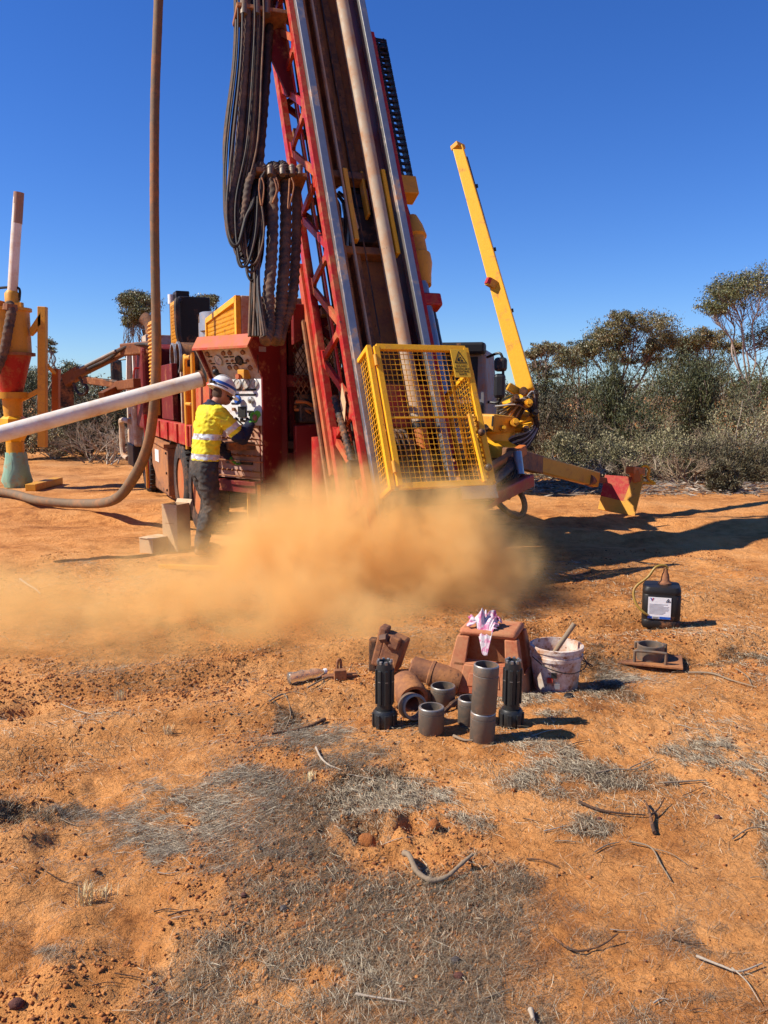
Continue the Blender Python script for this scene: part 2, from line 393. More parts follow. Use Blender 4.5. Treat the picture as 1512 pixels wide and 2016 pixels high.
# crumbs of earth and ironstone gravel
oct_v = np.array([(1,0,0),(-1,0,0),(0,1,0),(0,-1,0),(0,0,1),(0,0,-1)], float); oct_f = np.array([(0,2,4),(2,1,4),(1,3,4),(3,0,4),(2,0,5),(1,2,5),(3,1,5),(0,3,5)])
ico_v = np.array([(0,0,1),(.894,0,.447),(.276,.851,.447),(-.724,.526,.447),(-.724,-.526,.447),(.276,-.851,.447),
                  (.724,.526,-.447),(-.276,.851,-.447),(-.894,0,-.447),(-.276,-.851,-.447),(.724,-.526,-.447),(0,0,-1)])
ico_f = np.array([(0,1,2),(0,2,3),(0,3,4),(0,4,5),(0,5,1),(1,6,2),(2,7,3),(3,8,4),(4,9,5),(5,10,1),(6,7,2),(7,8,3),(8,9,4),(9,10,5),(10,6,1),(11,7,6),(11,8,7),(11,9,8),(11,10,9),(11,6,10)])
def gravel(n):
    p = scatter(n, lambda x, y: (np.clip(fbm(x * 1.1, y * 1.1, 5, 8, .62) * 6 - 2.8, 0, 1) * .95 + .03) * np.clip(3 / y, .1, 1) ** 1.8 * (1 + (x < .3)) / 2, (-3.4, 3.4, 1.15, 8.5))
    s = .0030 + .0085 * RNG.random(n) ** 3.5; s = s * np.clip(p[:, 1] / 4, .8, 1.15)
    a_ = RNG.uniform(0, 6.28, (n, 1)); ov = oct_v[None] * RNG.uniform(.6, 1.35, (n, 6, 1)); ov = np.stack([ov[..., 0] * np.cos(a_) - ov[..., 1] * np.sin(a_), ov[..., 0] * np.sin(a_) + ov[..., 1] * np.cos(a_), ov[..., 2]], -1)
    V = ov * RNG.uniform(.7, 1.3, (n, 1, 3)) * s[:, None, None] * np.array([1, 1, .75])
    V += np.stack([p[:, 0], p[:, 1], height(p[:, 0], p[:, 1]) + s * .3], 1)[:, None]
    Fq = ((np.arange(n) * 6)[:, None, None] + oct_f[None]).reshape(-1, 3)
    me = np_mesh('gravel', V.reshape(-1, 3), Fq, 3)
    at_ = me.attributes.new('tone', 'FLOAT', 'POINT'); at_.data.foreach_set('value', np.repeat(RNG.random(n), 6).astype(np.float32)); return me
m, N, L, B = nodes('earth_crumbs')
ta = N.new('ShaderNodeAttribute'); ta.attribute_name = 'tone'
tr = ramp(N, [(0, (.10, .036, .020)), (.2, (.24, .085, .032)), (.6, (.42, .160, .048)), (1, (.58, .25, .08))]); L.new(ta.outputs['Fac'], tr.inputs[0])
L.new(tr.outputs[0], B.inputs['Base Color']); B.inputs['Roughness'].default_value = .95; B.inputs['Specular IOR Level'].default_value = .15
K['crumb'] = m
tag(link('gravel', gravel(56000), m), 'small red gravel and crumbs of earth strewn on the ground', 'gravel', None, 'stuff')

# ------------------------------------------------------------------ drill rig: truck, engine deck, rear body
HEAD = R(23.0); RIG0 = Vector((-.33, 8.6, 0))
rig = tag(empty('drill_rig', RIG0, (0, 0, HEAD)), 'red truck mounted drill rig with tall lattice mast and yellow mesh guard', 'drill rig')
RIGM = Matrix.LocRotScale(RIG0, Euler((0, 0, HEAD)), None); RIGI = RIGM.inverted()
def T(p): return RIGI @ Vector(p)                       # world -> rig
def part(name, mats, mb, smooth=None, bevel=0, parent=None, **k): return mb.build(name, mats, parent or rig, smooth, bevel, **k)

for sx in (-.42, .42): part('chassis_rail', K['blk'], MB().box((sx - .05, .1, .72), (sx + .05, 8.0, 1.0)), bevel=.01)
part('deck', K['brn2'], MB().box((-1.22, .3, 1.05), (1.25, 5.7, 1.13)), bevel=.01)
sb = part('side_beam', K['red'], MB().box((-1.32, 1.0, .99), (-1.225, 5.7, 1.25)), bevel=.012)
for k in range(6):
    part('beam_rib', K['red'], MB().box((-1.345, 1.2 + k * .8, 1.0), (-1.32, 1.25 + k * .8, 1.24)), parent=sb)
# wheels
def wheel_meshes():
    t = MB(); prof = [(.30, -.15), (.46, -.155), (.50, -.13), (.515, -.09), (.515, .09), (.50, .13), (.46, .155), (.30, .15)]
    t.lathe(prof, 40, (0, 0, 0), (1, 0, 0), closed=True)
    for k in range(36):
        a = 2 * math.pi * k / 36
        for s_ in (-1, 1):
            t.bar((s_ * .02, .515 * math.cos(a), .515 * math.sin(a)), (s_ * .13, .512 * math.cos(a + .06), .512 * math.sin(a + .06)), .035, .03, (0, math.cos(a), math.sin(a)))
    r = MB(); r.lathe([(.31, -.13), (.33, -.145), (.31, -.11), (.26, -.08), (.24, .02), (.13, .05), (.11, -.06), (.0, -.07)], 32, (0, 0, 0), (1, 0, 0))
    r.lathe([(.30, .14), (.33, .145), (.31, .0), (.28, .0)], 32, (0, 0, 0), (1, 0, 0), closed=True)
    n = MB()
    for k in range(10):
        a = 2 * math.pi * k / 10; n.cyl((-.075, .185 * math.cos(a), .185 * math.sin(a)), (-.045, .185 * math.cos(a), .185 * math.sin(a)), .016, 6)
    return t.mesh('tyre', 40), r.mesh('rim', 35), n.mesh('wheel_nuts')
tm, rm, nm = wheel_meshes()
tm.materials.append(K['tyre']); rm.materials.append(K['rim']); nm.materials.append(K['blk'])
for y, sc in ((1.80, 1), (2.93, 1), (6.45, 1)):
    for x, rz in ((-1.15, 0), (1.12, math.pi)):
        w = link('wheel', tm, None, rig, (x, y, .50), (.3 * y, 0, rz))
        link('rim', rm, None, w); link('wheel_nuts', nm, None, w)['kind'] = 'stuff'
part('axle', K['blk'], MB().cyl((-1, 1.8, .5), (1, 1.8, .5), .08)); part('axle', K['blk'], MB().cyl((-1, 2.93, .5), (1, 2.93, .5), .08)); part('axle', K['blk'], MB().cyl((-1, 6.45, .5), (1, 6.45, .5), .08))
part('mudguard', K['blk'], MB().prism([(1.1, 1.0), (1.1, .95), (1.35, 1.06), (3.4, 1.06), (3.65, .95), (3.65, 1.0), (3.45, 1.1), (1.3, 1.1)][::-1], lambda u, v, w: (w, u, v - .02), -1.31, -.95), bevel=.005)
# brown tool locker slung under the deck, with hinge bolts and a white notice
tb = part('tool_locker', K['brn'], MB().prism([(3.75, .88), (5.35, .93), (5.35, .55), (4.9, .35), (3.75, .20)], lambda u, v, w: (w, u, v), -1.33, -.75), bevel=.015)
part('notice_plate', K['wht'], MB().box((-1.338, 4.55, .62), (-1.331, 4.95, .80)), parent=tb)
for z in (.80, .52, .28): part('hinge_bolt', K['blk'], MB().cyl((-1.35, 3.82, z), (-1.32, 3.82, z), .018, 8), parent=tb)
part('locker_hood', K['brn'], MB().prism([(3.72, .88), (5.4, .93), (5.4, .97), (3.72, .93)], lambda u, v, w: (w, u, v), -1.38, -.75), parent=tb)
part('fuel_tank', K['brn2'], MB().box((-1.25, 4.1, .12), (-.5, 5.7, .62)), bevel=.04)
# cab
cabm = MB(); prof = [(5.95, 1.05), (5.95, 2.36), (6.2, 2.44), (7.35, 2.44), (7.75, 1.75), (7.85, 1.05)]
cb = part('cab', K['dred'], cabm.prism(prof, lambda u, v, w: (w, u, v), -1.36, 1.05), bevel=.05)
part('cab_nose', K['crm'], MB().prism([(6.9, .72), (6.9, 1.55), (7.55, 1.62), (7.9, 1.5), (8.0, .72)], lambda u, v, w: (w, u, v), -1.42, 1.1), bevel=.04, parent=cb)
part('side_window', K['gls'], MB().prism([(6.95, 1.68), (6.95, 2.30), (7.28, 2.30), (7.6, 1.74)], lambda u, v, w: (w, u, v), -1.375, -1.355), parent=cb)
part('door_pillar', K['wht'], MB().prism([(7.34, 2.42), (7.46, 2.42), (7.86, 1.62), (7.74, 1.62)], lambda u, v, w: (w, u, v), -1.43, -1.35), parent=cb)
part('door_frame', K['wht'], MB().prism([(6.78, 1.55), (6.78, 2.42), (6.9, 2.42), (6.9, 1.55)], lambda u, v, w: (w, u, v), -1.40, -1.35), parent=cb)
part('indicator_lamp', K['org'], MB().box((-1.445, 7.25, 1.22), (-1.42, 7.42, 1.28)), parent=cb)
part('grab_handle', K['red'], MB().tube(spline([(-1.37, 6.25, 1.5), (-1.45, 6.25, 1.55), (-1.45, 6.25, 2.0), (-1.37, 6.25, 2.05)], 4), .018, 6), 40, parent=cb)
part('bumper', K['crm'], MB().tube(spline([(-1.44, 7.2, 1.15), (-1.52, 7.9, 1.15), (-1.50, 8.1, 1.0), (-1.5, 8.1, .55), (-1.44, 7.9, .45)], 6), .05, 8), 40)
part('front_step', K['blk'], MB().box((-1.44, 7.0, .35), (-1.1, 7.9, .75)), bevel=.02)
mm_ = T(at(229, 731, 15.2))
mr = part('door_mirror', K['mir'], MB().obox(mm_, (.20, .10, .42), (0, 0, -.2)), bevel=.05)
part('mirror_arm', K['blk'], MB().tube([mm_ + Vector((.05, 0, .2)), mm_ + Vector((.5, -.4, .26)), Vector((-1.3, 7.4, 2.35))], .016, 6), parent=mr)
# red post and cables beside the cab step
part('stair_post', K['red'], MB().bar((-1.36, 5.75, .12), (-1.36, 5.75, 1.3), .06, .05)); part('stair_post', K['yel2'], MB().bar((-1.38, 5.65, .12), (-1.38, 5.65, .75), .03, .03))
part('side_panel', K['dred'], MB().box((-1.2, 3.95, 1.25), (-1.12, 5.0, 2.05)), bevel=.01)
# engine deck
part('engine_block', K['blk'], MB().box((-.85, 2.9, 1.14), (.9, 5.4, 2.15)), bevel=.03)
for k, (y, z) in enumerate(((3.1, 1.5), (3.6, 1.8), (4.2, 1.45))):
    part('engine_pipe', K['grs'], MB().tube(spline([(-.86, y, z), (-1.0, y + .1, z + .1), (-1.0, y + .35, z + .35), (-.86, y + .5, z + .4)], 5), .05, 8), 40)
rad = part('radiator', K['blk'], MB().box((-1.0, 4.35, 2.16), (-.55, 5.25, 3.02)), bevel=.02)
def diamond(mb, o, u, v, nu, nv, w):
    'expanded metal: two families of diagonal strips in the u, v rectangle at o'
    o, u, v = Vector(o), Vector(u), Vector(v); lu, lv = u.length, v.length; pit = lu / nu; up = u.cross(v).normalized()
    un, vn = u / lu, v / lv
    for s_ in (1, -1):
        k = -lv
        while k < lu + lv:
            a0 = k; pts = []
            for (t0, t1) in ((0, lv),):
                x0, y0 = (a0, 0) if s_ == 1 else (a0, lv)
                x1, y1 = (a0 + lv * .6, lv) if s_ == 1 else (a0 + lv * .6, 0)
                if x1 <= 0 or x0 >= lu: pts = []; break
                if x0 < 0: f = (0 - x0) / (x1 - x0); x0, y0 = 0, y0 + (y1 - y0) * f
                if x1 > lu: f = (lu - x0) / (x1 - x0); x1, y1 = lu, y0 + (y1 - y0) * f
                pts = [(x0, y0), (x1, y1)]
            if pts and abs(pts[0][0] - pts[1][0]) > .005:
                mb.bar(o + un * pts[0][0] + vn * pts[0][1], o + un * pts[1][0] + vn * pts[1][1], w, w * .8, up)
            k += pit
    return mb
part('radiator_guard', K['yel2'], diamond(MB(), (-1.012, 4.45, 2.25), (0, .55, 0), (0, 0, .68), 9, 9, .012), parent=rad, kind='stuff')
part('guard_frame', K['yel2'], MB().box((-1.02, 4.40, 2.2), (-1.005, 4.45, 2.98)).box((-1.02, 5.0, 2.2), (-1.005, 5.05, 2.98)).box((-1.02, 4.45, 2.93), (-1.005, 5.0, 2.98)).box((-1.02, 4.45, 2.2), (-1.005, 5.0, 2.25)).box((-1.006,4.44,2.24),(-1.003,5.01,2.94)), parent=rad)
part('radiator_cap', K['blk'], MB().box((-.95, 4.9, 3.02), (-.75, 5.2, 3.16)), bevel=.01, parent=rad); part('filler_neck', K['lab'], MB().cyl((-.99, 5.1, 2.98), (-.99, 5.1, 3.12), .05, 10), 40, parent=rad)
part('coolant_hose', K['hose'], MB().tube(spline([(-1.0, 4.3, 2.95), (-1.05, 4.22, 2.9), (-1.05, 4.2, 2.5), (-1.0, 4.22, 2.3)], 6), .045, 8), 40)
part('louvre_panel', K['yel2'], MB().box((-1.26, 5.15, 1.3), (-1.2, 5.75, 2.75)), bevel=.01)
for k in range(24): part('louvre_slat', K['yel2'], MB().obox((-1.265, 5.45, 1.36 + k * .058), (.03, .52, .03), (0, .5, 0)))
for k, y in enumerate((4.05, 3.72)):
    d = part('exhaust_duct', K['brn2'], MB().lathe([(.19, 0), (.21, .01), (.21, .72), (.19, .72), (.19, .03)], 28, (-1.12 + .02 * k, y + .25, 2.13), (1, 0, 0), closed=True), 40)
    part('duct_rim', K['alu'], MB().lathe([(.195, -.012), (.222, -.012), (.222, .02), (.195, .02)], 28, (-1.12 + .02 * k, y + .25, 2.13), (1, 0, 0), closed=True), 40, parent=d)
    part('duct_flap', K['stl'], MB().lathe([(.0, .05), (.19, .06)], 24, (-1.12 + .02 * k, y + .25, 2.13), (1, 0, 0)), parent=d)
for y, r_, z1 in ((3.0, .13, 2.53), (2.55, .20, 2.62)):
    part('air_cleaner', K['alu'], MB().lathe([(.0, z1 + .01), (r_ * .9, z1 + .01), (r_, z1), (r_, z1 - .22), (r_ * .8, z1 - .24), (r_ * .7, 2.14), (0, 2.14)][::-1], 28, (-.85, y, 0)), 40)
part('cleaner_pipe', K['hosd'], MB().tube(spline([(-.85, 3.0, 2.45), (-.85, 3.3, 2.62), (-.8, 3.6, 2.6), (-.75, 3.9, 2.3)], 6), .07, 10), 40)
ub = part('generator_box', K['crm'], MB().prism([(.55, 1.14), (.55, 2.62), (2.2, 2.52), (2.2, 1.14)], lambda u, v, w: (w, u, v), -1.0, -.28), bevel=.01)
part('mesh_door', K['yel2'], MB().prism([(.62, 1.7), (.62, 2.58), (2.16, 2.49), (2.16, 1.7)], lambda u, v, w: (w, u, v), -1.012, -1.0), parent=ub)
fr = MB(); fr.bar((-1.03, .60, 1.7), (-1.03, .60, 2.62), .05, .08, (0, 1, 0)).bar((-1.03, 2.17, 1.7), (-1.03, 2.17, 2.50), .05, .05, (0, 1, 0)).bar((-1.03, .6, 2.59), (-1.03, 2.17, 2.49), .05, .06, (0, 0, 1))
part('door_frame', K['yel'], fr, parent=ub)
part('expanded_mesh', K['yel'], diamond(MB(), (-1.03, .64, 1.72), (0, 1.5, 0), (0, 0, .78), 26, 9, .012), parent=ub, kind='stuff')
vs_ = part('vent_slot', K['blk'], MB().obox((-.62, .545, 2.42), (.1, .012, .1), (0, R(45), 0)), parent=ub)
for k in range(3): part('vent_slot', K['blk'], MB().obox((-.62, .545, 2.27 - .15 * k), (.1, .012, .1), (0, R(45), 0)), parent=ub)
part('exhaust_stack', K['brn2'], MB().tube(spline([(-1.05, 6.9, 2.3), (-1.05, 6.9, 2.72), (-1.09, 6.95, 2.86), (-1.16, 7.02, 2.93)], 6), .11, 14), 40)
part('stack_box', K['crm'], MB().box((-1.2, 6.6, 2.44), (-.6, 7.2, 2.62)), bevel=.01)
part('whip_aerial', K['blk'], MB().tube([(-1.36, 7.55, 2.2), (-1.37, 7.6, 3.0)], .006, 5))
# yellow handrail beside the deck
hr = MB(); a_, b_ = (-1.30, 2.25), (-1.30, 1.75)
hr.tube(spline([(a_[0], a_[1], .95), (a_[0], a_[1], 1.98), (a_[0], a_[1] - .08, 2.04), (b_[0], b_[1] + .08, 2.04), (b_[0], b_[1], 1.98), (b_[0], b_[1], .95)], 5), .026, 10)
hrail = part('handrail', K['yel2'], hr, 50); part('rail_bar', K['yel2'], MB().tube([(a_[0], a_[1], 1.5), (b_[0], b_[1], 1.5)], .022, 8), 50, parent=hrail)
part('locker', K['redo'], MB().box((-1.2, 1.35, 1.25), (-.95, 2.3, 1.75)), bevel=.01); part('locker_post', K['yel2'], MB().bar((-1.24, 2.35, 1.25), (-1.24, 2.35, 1.95), .05)); part('locker_post', K['crm'], MB().bar((-1.24, 2.8, 1.25), (-1.24, 2.8, 1.9), .06))
# loader crane folded out towards the cyclone
def A(px, py, Y): return T(at(px, py, Y))
ca = MB(); ca.bar(A(302, 684, 13.6), A(243, 689, 14.0), .16, .20, (0, 0, 1))
cr = part('crane_arm', K['orgd'], ca, bevel=.02)
part('crane_boom', K['orgd'], MB().bar(A(246, 690, 14.0), A(150, 738, 14.6), .12, .14, (0, 0, 1)), bevel=.015, parent=cr)
part('boom_cylinder', K['stl'], MB().cyl(A(228, 691, 13.9), A(158, 726, 14.5), .03, 10), 40, parent=cr)
part('crane_tip', K['orgd'], MB().bar(A(158, 732, 14.6), A(128, 750, 14.7), .14, .22, (0, 0, 1)), bevel=.02, parent=cr)
part('lower_link', K['orgd'], MB().bar(A(168, 748, 14.3), A(238, 758, 13.6), .10, .11, (0, 0, 1)), bevel=.01, parent=cr)
part('link_cylinder', K['grs'], MB().cyl(A(172, 745, 14.25), A(232, 752, 13.6), .03, 8), 40, parent=cr)
part('lower_arm', K['orgd'], MB().bar(A(236, 762, 13.6), A(200, 780, 13.0), .10, .12, (0, 0, 1)), bevel=.01, parent=cr); part('lower_arm', K['orgd'], MB().bar(A(232, 760, 13.5), A(270, 754, 12.7), .12, .14, (0, 0, 1)), bevel=.01, parent=cr)
part('crane_hose', K['hose'], MB().tube(spline([A(308, 760, 13.2), A(306, 700, 13.3), A(296, 680, 13.4), A(262, 679, 13.8), A(235, 690, 13.9), A(215, 706, 14.0), A(170, 728, 14.3)], 8), .028, 8), 40, parent=cr)
part('crane_hose', K['hose'], MB().tube(spline([A(156, 742, 14.4), A(162, 752, 14.4), A(171, 762, 14.3), A(170, 773, 14.3), A(158, 777, 14.4), A(150, 768, 14.5), A(145, 755, 14.6)], 8), .026, 8), 40, parent=cr)
part('rubber_flap', K['blk2'], MB().bar(A(132, 748, 14.7), A(132, 802, 14.7), .22, .04, (0, 1, 0)), bevel=.01, parent=cr)

# rear body: dark red box work behind the mast
part('rear_body', K['dred'], MB().box((-.55, .42, .55), (1.15, 2.7, 1.9)).box((-.55, .42, 1.9), (.02, .54, 2.50)), bevel=.02)
part('rear_column', K['dred'], MB().box((-.92, .22, .62), (-.62, .6, 2.42)), bevel=.015)
part('rear_column', K['dred'], MB().box((.5, -.1, .55), (.72, .42, 2.4)), bevel=.015)
part('rear_panel', K['dred'], MB().prism([(-.61, .55), (.5, .55), (.5, 1.38), (-.61, 1.30)], lambda u, v, w: (u, w, v), .0, .08), bevel=.01)
part('rear_gusset', K['dred'], MB().prism([(-.61, 2.1), (-.61, 2.5), (-.1, 2.5), (-.1, 2.38)], lambda u, v, w: (u, w, v), .02, .1), bevel=.01)
cp = part('winch_cover', K['crm'], MB().prism([(-.5, 1.75), (-.5, 2.02), (-.28, 2.3), (.0, 2.36), (.0, 1.75)], lambda u, v, w: (u, w, v), .3, .34), bevel=.005)
part('cover_mesh', K['grs'], diamond(MB(), (-.56, .2, 1.55), (.58, 0, 0), (0, 0, .72), 10, 9, .010), parent=cp, kind='stuff')
for k in range(8):
    x0 = random.uniform(-.55, -.3); z0 = random.uniform(1.32, 1.52)
    part('hydraulic_hose', K['org'] if k % 2 else K['hosd'], MB().tube(spline([(x0, .12 + .03 * k, z0 + .12), (x0 + .12, .06 + .03 * k, z0 + .1), (x0 + .25, .1 + .03 * k, z0 - .02), (x0 + .3, .2, z0 - .15)], 5), .017, 8), 40)
part('valve_bank', K['grs'], MB().box((-.5, .2, 1.32), (-.2, .4, 1.62)), bevel=.02)
for sx in (-.45, .62):
    part('rear_jack', K['red'], MB().cyl((sx, -.35, .1), (sx, -.35, 1.2), .10, 20), 40); part('jack_foot', K['grs'], MB().lathe([(0, .0), (.22, .0), (.22, .05), (.08, .12), (0, .12)], 20, (sx, -.35, .0)), 40)
part('step_frame', K['yel2'], MB().bar((-1.0, .0, .1), (-1.0, .0, .72), .03).bar((-1.0, .42, .1), (-1.0, .42, .72), .03).bar((-1.0, -.01, .12), (-1.0, .43, .12), .031))

# ------------------------------------------------------------------ mast (its own tilted frame: -y front, z along the mast)
MROT = Euler((-R(25), 0, R(21.8))); M0 = at(845, 950, 7.2)
MM = Matrix.LocRotScale(M0, MROT, None); MI = MM.inverted()
def Mw(p): return MI @ Vector(p)
mast = part('mast', K['brn'], MB().box((-.44, .27, -.25), (.14, .31, 2.42)).box((-.44, .27, 3.28), (.14, .31, 8.6)))
mast.matrix_basis = RIGI @ MM
def mp(name, mats, mb, smooth=None, bevel=0, **k): return mb.build(name, mats, mast, smooth, bevel, **k)
LX, RX, ZT = -.505, .19, 8.6
mp('guide_rail', K['chr'], MB().box((LX - .04, -.09, -.35), (LX + .035, .03, ZT)), bevel=.006)
mp('guide_rail', K['chr'], MB().box((RX - .035, -.09, -.35), (RX + .035, .03, ZT)), bevel=.006)
mp('mast_web', K['brn2'], MB().box((LX - .03, .03, -.3), (LX - .005, .62, ZT))) if False else None
mp('inner_channel', K['brn'], MB().box((-.44, .03, -.3), (-.40, .27, ZT)), bevel=.004)
mp('inner_channel', K['brn2'], MB().box((-.29, .16, -.3), (-.21, .27, 2.42)), bevel=.004); mp('inner_channel', K['brn2'], MB().box((-.29, .16, 3.28), (-.21, .27, ZT)), bevel=.004)
mp('inner_channel', K['red'], MB().box((.075, .08, -.3), (.115, .27, ZT)), bevel=.004)
mp('inner_channel', K['brn2'], MB().box((-.13, .20, 3.28), (-.06, .27, ZT)), bevel=.004)
mp('mast_flange', K['dred'], MB().box((RX + .04, .035, -.3), (RX + .075, .92, ZT)), bevel=.004)  # flange with its depth extended backwards to broaden the mast's cast shadow
mp('mast_flange', K['red'], MB().box((RX + .076, .10, .3), (RX + .17, .16, 5.1)), bevel=.004)
mp('feed_rope', K['rod'], MB().cyl((-.325, .02, -.2), (-.325, .02, ZT), .014, 8), 50)
mp('feed_rope', K['grs'], MB().cyl((-.18, .10, -.2), (-.18, .10, ZT), .007, 6), 50)
# lattice side
FX = -.575
def bracebar(a, b, w=.065, d=.035): return MB().bar((FX, a[0], a[1]), (FX, b[0], b[1]), w, d, (1, 0, 0))
mp('chord', K['red'], MB().box((FX - .03, -.03, -.55), (FX + .03, .05, ZT)), bevel=.006)
mp('chord', K['red'], MB().box((FX - .045, .60, -.2), (FX + .03, .70, ZT)), bevel=.006)
mp('chord', K['redo'], MB().box((FX - .075, .69, .35), (FX - .045, .80, 2.6)), bevel=.004)
mp('chord', K['brn2'], MB().box((FX - .11, .75, -.4), (FX - .085, .80, 2.0)), bevel=.004)
mp('chord', K['red'], MB().box((FX + .01, .28, -.2), (FX + .03, .315, ZT)), bevel=.004)
for k in range(11):
    z = -.1 + .80 * k
    mp('brace', K['red'], bracebar((.02, z), (.65, z))); mp('brace', K['redo'] if k % 2 else K['red'], bracebar((.65, z + .02), (.02, z - .76)))
    mp('gusset', K['red'], MB().prism([(.05, z - .09), (.05, z + .09), (.16, z)], lambda u, v, w: (w, u, v), FX - .02, FX + .02)); mp('gusset', K['red'], MB().prism([(.60, z - .09), (.60, z + .09), (.50, z)], lambda u, v, w: (w, u, v), FX - .02, FX + .02))
for z in np.arange(.9, ZT, 1.05): mp('cross_member', K['brn2'], MB().box((FX + .03, .55, z), (RX + .04, .62, z + .08)), bevel=.004)
mp('chord', K['dred'], MB().box((RX - .0, .60, -.2), (RX + .035, .70, ZT)), bevel=.006)
z = -.1; k = 0
while z < ZT - .8:                                      # bracing across the back of the mast
    a_, b_ = (FX + .03, RX) if k % 2 else (RX, FX + .03)
    mp('back_brace', K['dred'], MB().bar((a_, .65, z), (b_, .65, z + .62), .06, .04, (0, 1, 0))); z += .66; k += 1
for k in range(7): mp('feed_line', K['hose'] if k % 2 else K['hosd'], MB().tube([(-.54 + .022 * k + random.gauss(0, .006), .40 + .03 * (k % 3), z_) for z_ in np.linspace(-.1, ZT, 14)], .010, 6), 50)
# drill string
rodm = MB().lathe([(.05, .55), (.068, .56), (.068, 9.0), (0, 9.0)], 24)
mp('drill_rod', K['rod'], rodm, 40)
mp('rod_coupling', K['blk'], MB().lathe([(0, .50), (.07, .50), (.07, .56), (0, .56)], 24), 40)
mp('rod_coupling', K['org'], MB().lathe([(0, .30), (.06, .30), (.062, .50), (0, .50)], 24), 40)
pts = [(0, 0, .32 - .02 * i) for i in range(64)]
mp('starter_rod', K['rod'], MB().tube(pts, .045, 16, tw=lambda i, a: 1 + .10 * max(0, math.sin(a - i * .9))), 60)
# rotation head in the gap of the back plate
hd = mp('rotation_head', K['grs'], MB().box((-.24, .2, 2.55), (.06, .5, 2.95)), bevel=.03)
mp('head_plate', K['yel2'], MB().box((-.30, .02, 2.45), (-.25, .10, 3.25)), bevel=.01); mp('head_plate', K['yel'], MB().box((.085, -.02, 2.30), (.13, .075, 3.25)), bevel=.01)
mp('head_plate', K['yel2'], MB().box((-.08, .1, 2.8), (-.05, .2, 3.3)), bevel=.01)
mp('head_cap', K['blk'], MB().lathe([(0, 2.95), (.14, 2.95), (.14, 3.1), (.08, 3.14), (.08, 3.25), (0, 3.25)], 20, (-.09, .34, 0)), 40)
for k in range(7):
    x0 = -.4 + .06 * k
    mp('head_hose', K['hose'], MB().tube(spline([(x0, .4, 3.26), (x0 + .03, .3, 3.1), (x0 + .02, .22, 2.9), (x0 - .01, .3, 2.6), (x0, .45, 2.45)], 5), .018, 8), 40)
mp('head_bar', K['brn2'], MB().box((-.44, .1, 3.2), (.14, .24, 3.28)), bevel=.01); mp('head_bar', K['brn'], MB().box((-.44, .14, 2.38), (.14, .26, 2.46)), bevel=.01)
mp('head_lever', K['crm'], MB().bar((-.22, .1, 2.62), (-.28, .04, 3.0), .03, .02))
# drag chain on the far side of the mast
lk = MB(); lk.box((.0, 0, 0), (.015, .12, .07)).box((.205, 0, 0), (.22, .12, .07)).box((.0, .0, .02), (.22, .012, .045)).box((0, .108, .02), (.22, .12, .045)).box((.10, 0, .0), (.115, .12, .07))
lme = lk.mesh('chain_link'); lme.materials.append(K['blk'])
z = 3.62; ca_ = 0
dc = mp('drag_chain', K['blk'], MB().box((.43, .62, 3.5), (.49, .68, 5.45)))
while z < 5.35:
    link('chain_link', lme, None, dc if False else mast, (.50, .52, z)); z += .082
for k in range(6):
    a = k * R(26); link('chain_link', lme, None, mast, (.50, .52 + .16 - .16 * math.cos(a), z + .16 * math.sin(a)), (-a, 0, 0))
mp('chain_bracket', K['yel2'], MB().box((.47, .42, 3.36), (.70, .62, 3.58)), bevel=.01)
# feed swivel, chrome cylinders and their clamp
for k in range(5): mp('swivel_hose', K['hose'], MB().tube(spline([(.38 + .04 * k, .5, 3.36), (.40 + .035 * k, .45, 3.15), (.46 + .012 * k, .36, 2.95)], 5), .013, 6), 40)
mp('feed_swivel', K['yel2'], MB().lathe([(0, 2.18), (.07, 2.18), (.09, 2.3), (.12, 2.42), (.12, 2.52), (.095, 2.54), (.095, 2.72), (.12, 2.74), (.10, 2.86), (.06, 2.98), (0, 3.0)], 22, (.50, .33, 0)), 40)
mp('feed_cylinder', K['chr'], MB().cyl((.47, .31, .55), (.47, .31, 2.2), .055, 20), 40)
mp('feed_cylinder', K['stlb'], MB().cyl((.58, .42, .35), (.55, .42, 1.95), .06, 20), 40)
mp('cylinder_clamp', K['red'], MB().box((.30, .24, 1.92), (.62, .40, 2.06)), bevel=.02)
mp('rear_strut', K['brn2'], MB().bar((.60, .5, 1.9), (.80, .9, .6), .07, .10)); mp('cylinder_foot', K['alu'], MB().box((.36, .24, .45), (.56, .40, .62)), bevel=.02)
# mast foot
mp('foot_block', K['redo'], MB().box((-.36, .05, .55), (.34, .30, .98)), bevel=.02)
mp('foot_block', K['red'], MB().box((-.42, .12, .10), (.38, .34, .24)), bevel=.02)
mp('foot_spool', K['grs'], MB().cyl((-.36, -.02, .32), (-.12, -.02, .32), .09, 18), 40)
for k in range(5): mp('foot_hose', K['hosd'], MB().tube(spline([(-.42 + .05 * k, .0, .5), (-.40 + .05 * k, -.12, .42), (-.36 + .05 * k, -.10, .2), (-.3 + .04 * k, .0, .05)], 5), .014, 6), 40)
mp('foot_plate', K['blk'], MB().box((-.50, -.34, -.30), (.42, .35, -.17)), bevel=.01)
mp('foot_plate', K['brn2'], MB().prism([(-.28, -.30), (.35, -.30), (.3, -.75), (.22, -.75)], lambda u, v, w: (w, u, v), -.44, .36), bevel=.01)
mp('foot_lip', K['stl'], MB().box((.10, -.36, -.28), (.44, -.342, -.16)))
for sx in (-1, 1): mp('mast_pivot', K['red'], MB().prism([(.60, -.15), (1.5, -.15), (1.5, .35), (.60, .6)], lambda u, v, w: (w, u, v), (-.2 if sx < 0 else .26) - .03, (-.2 if sx < 0 else .26) + .03), bevel=.01)
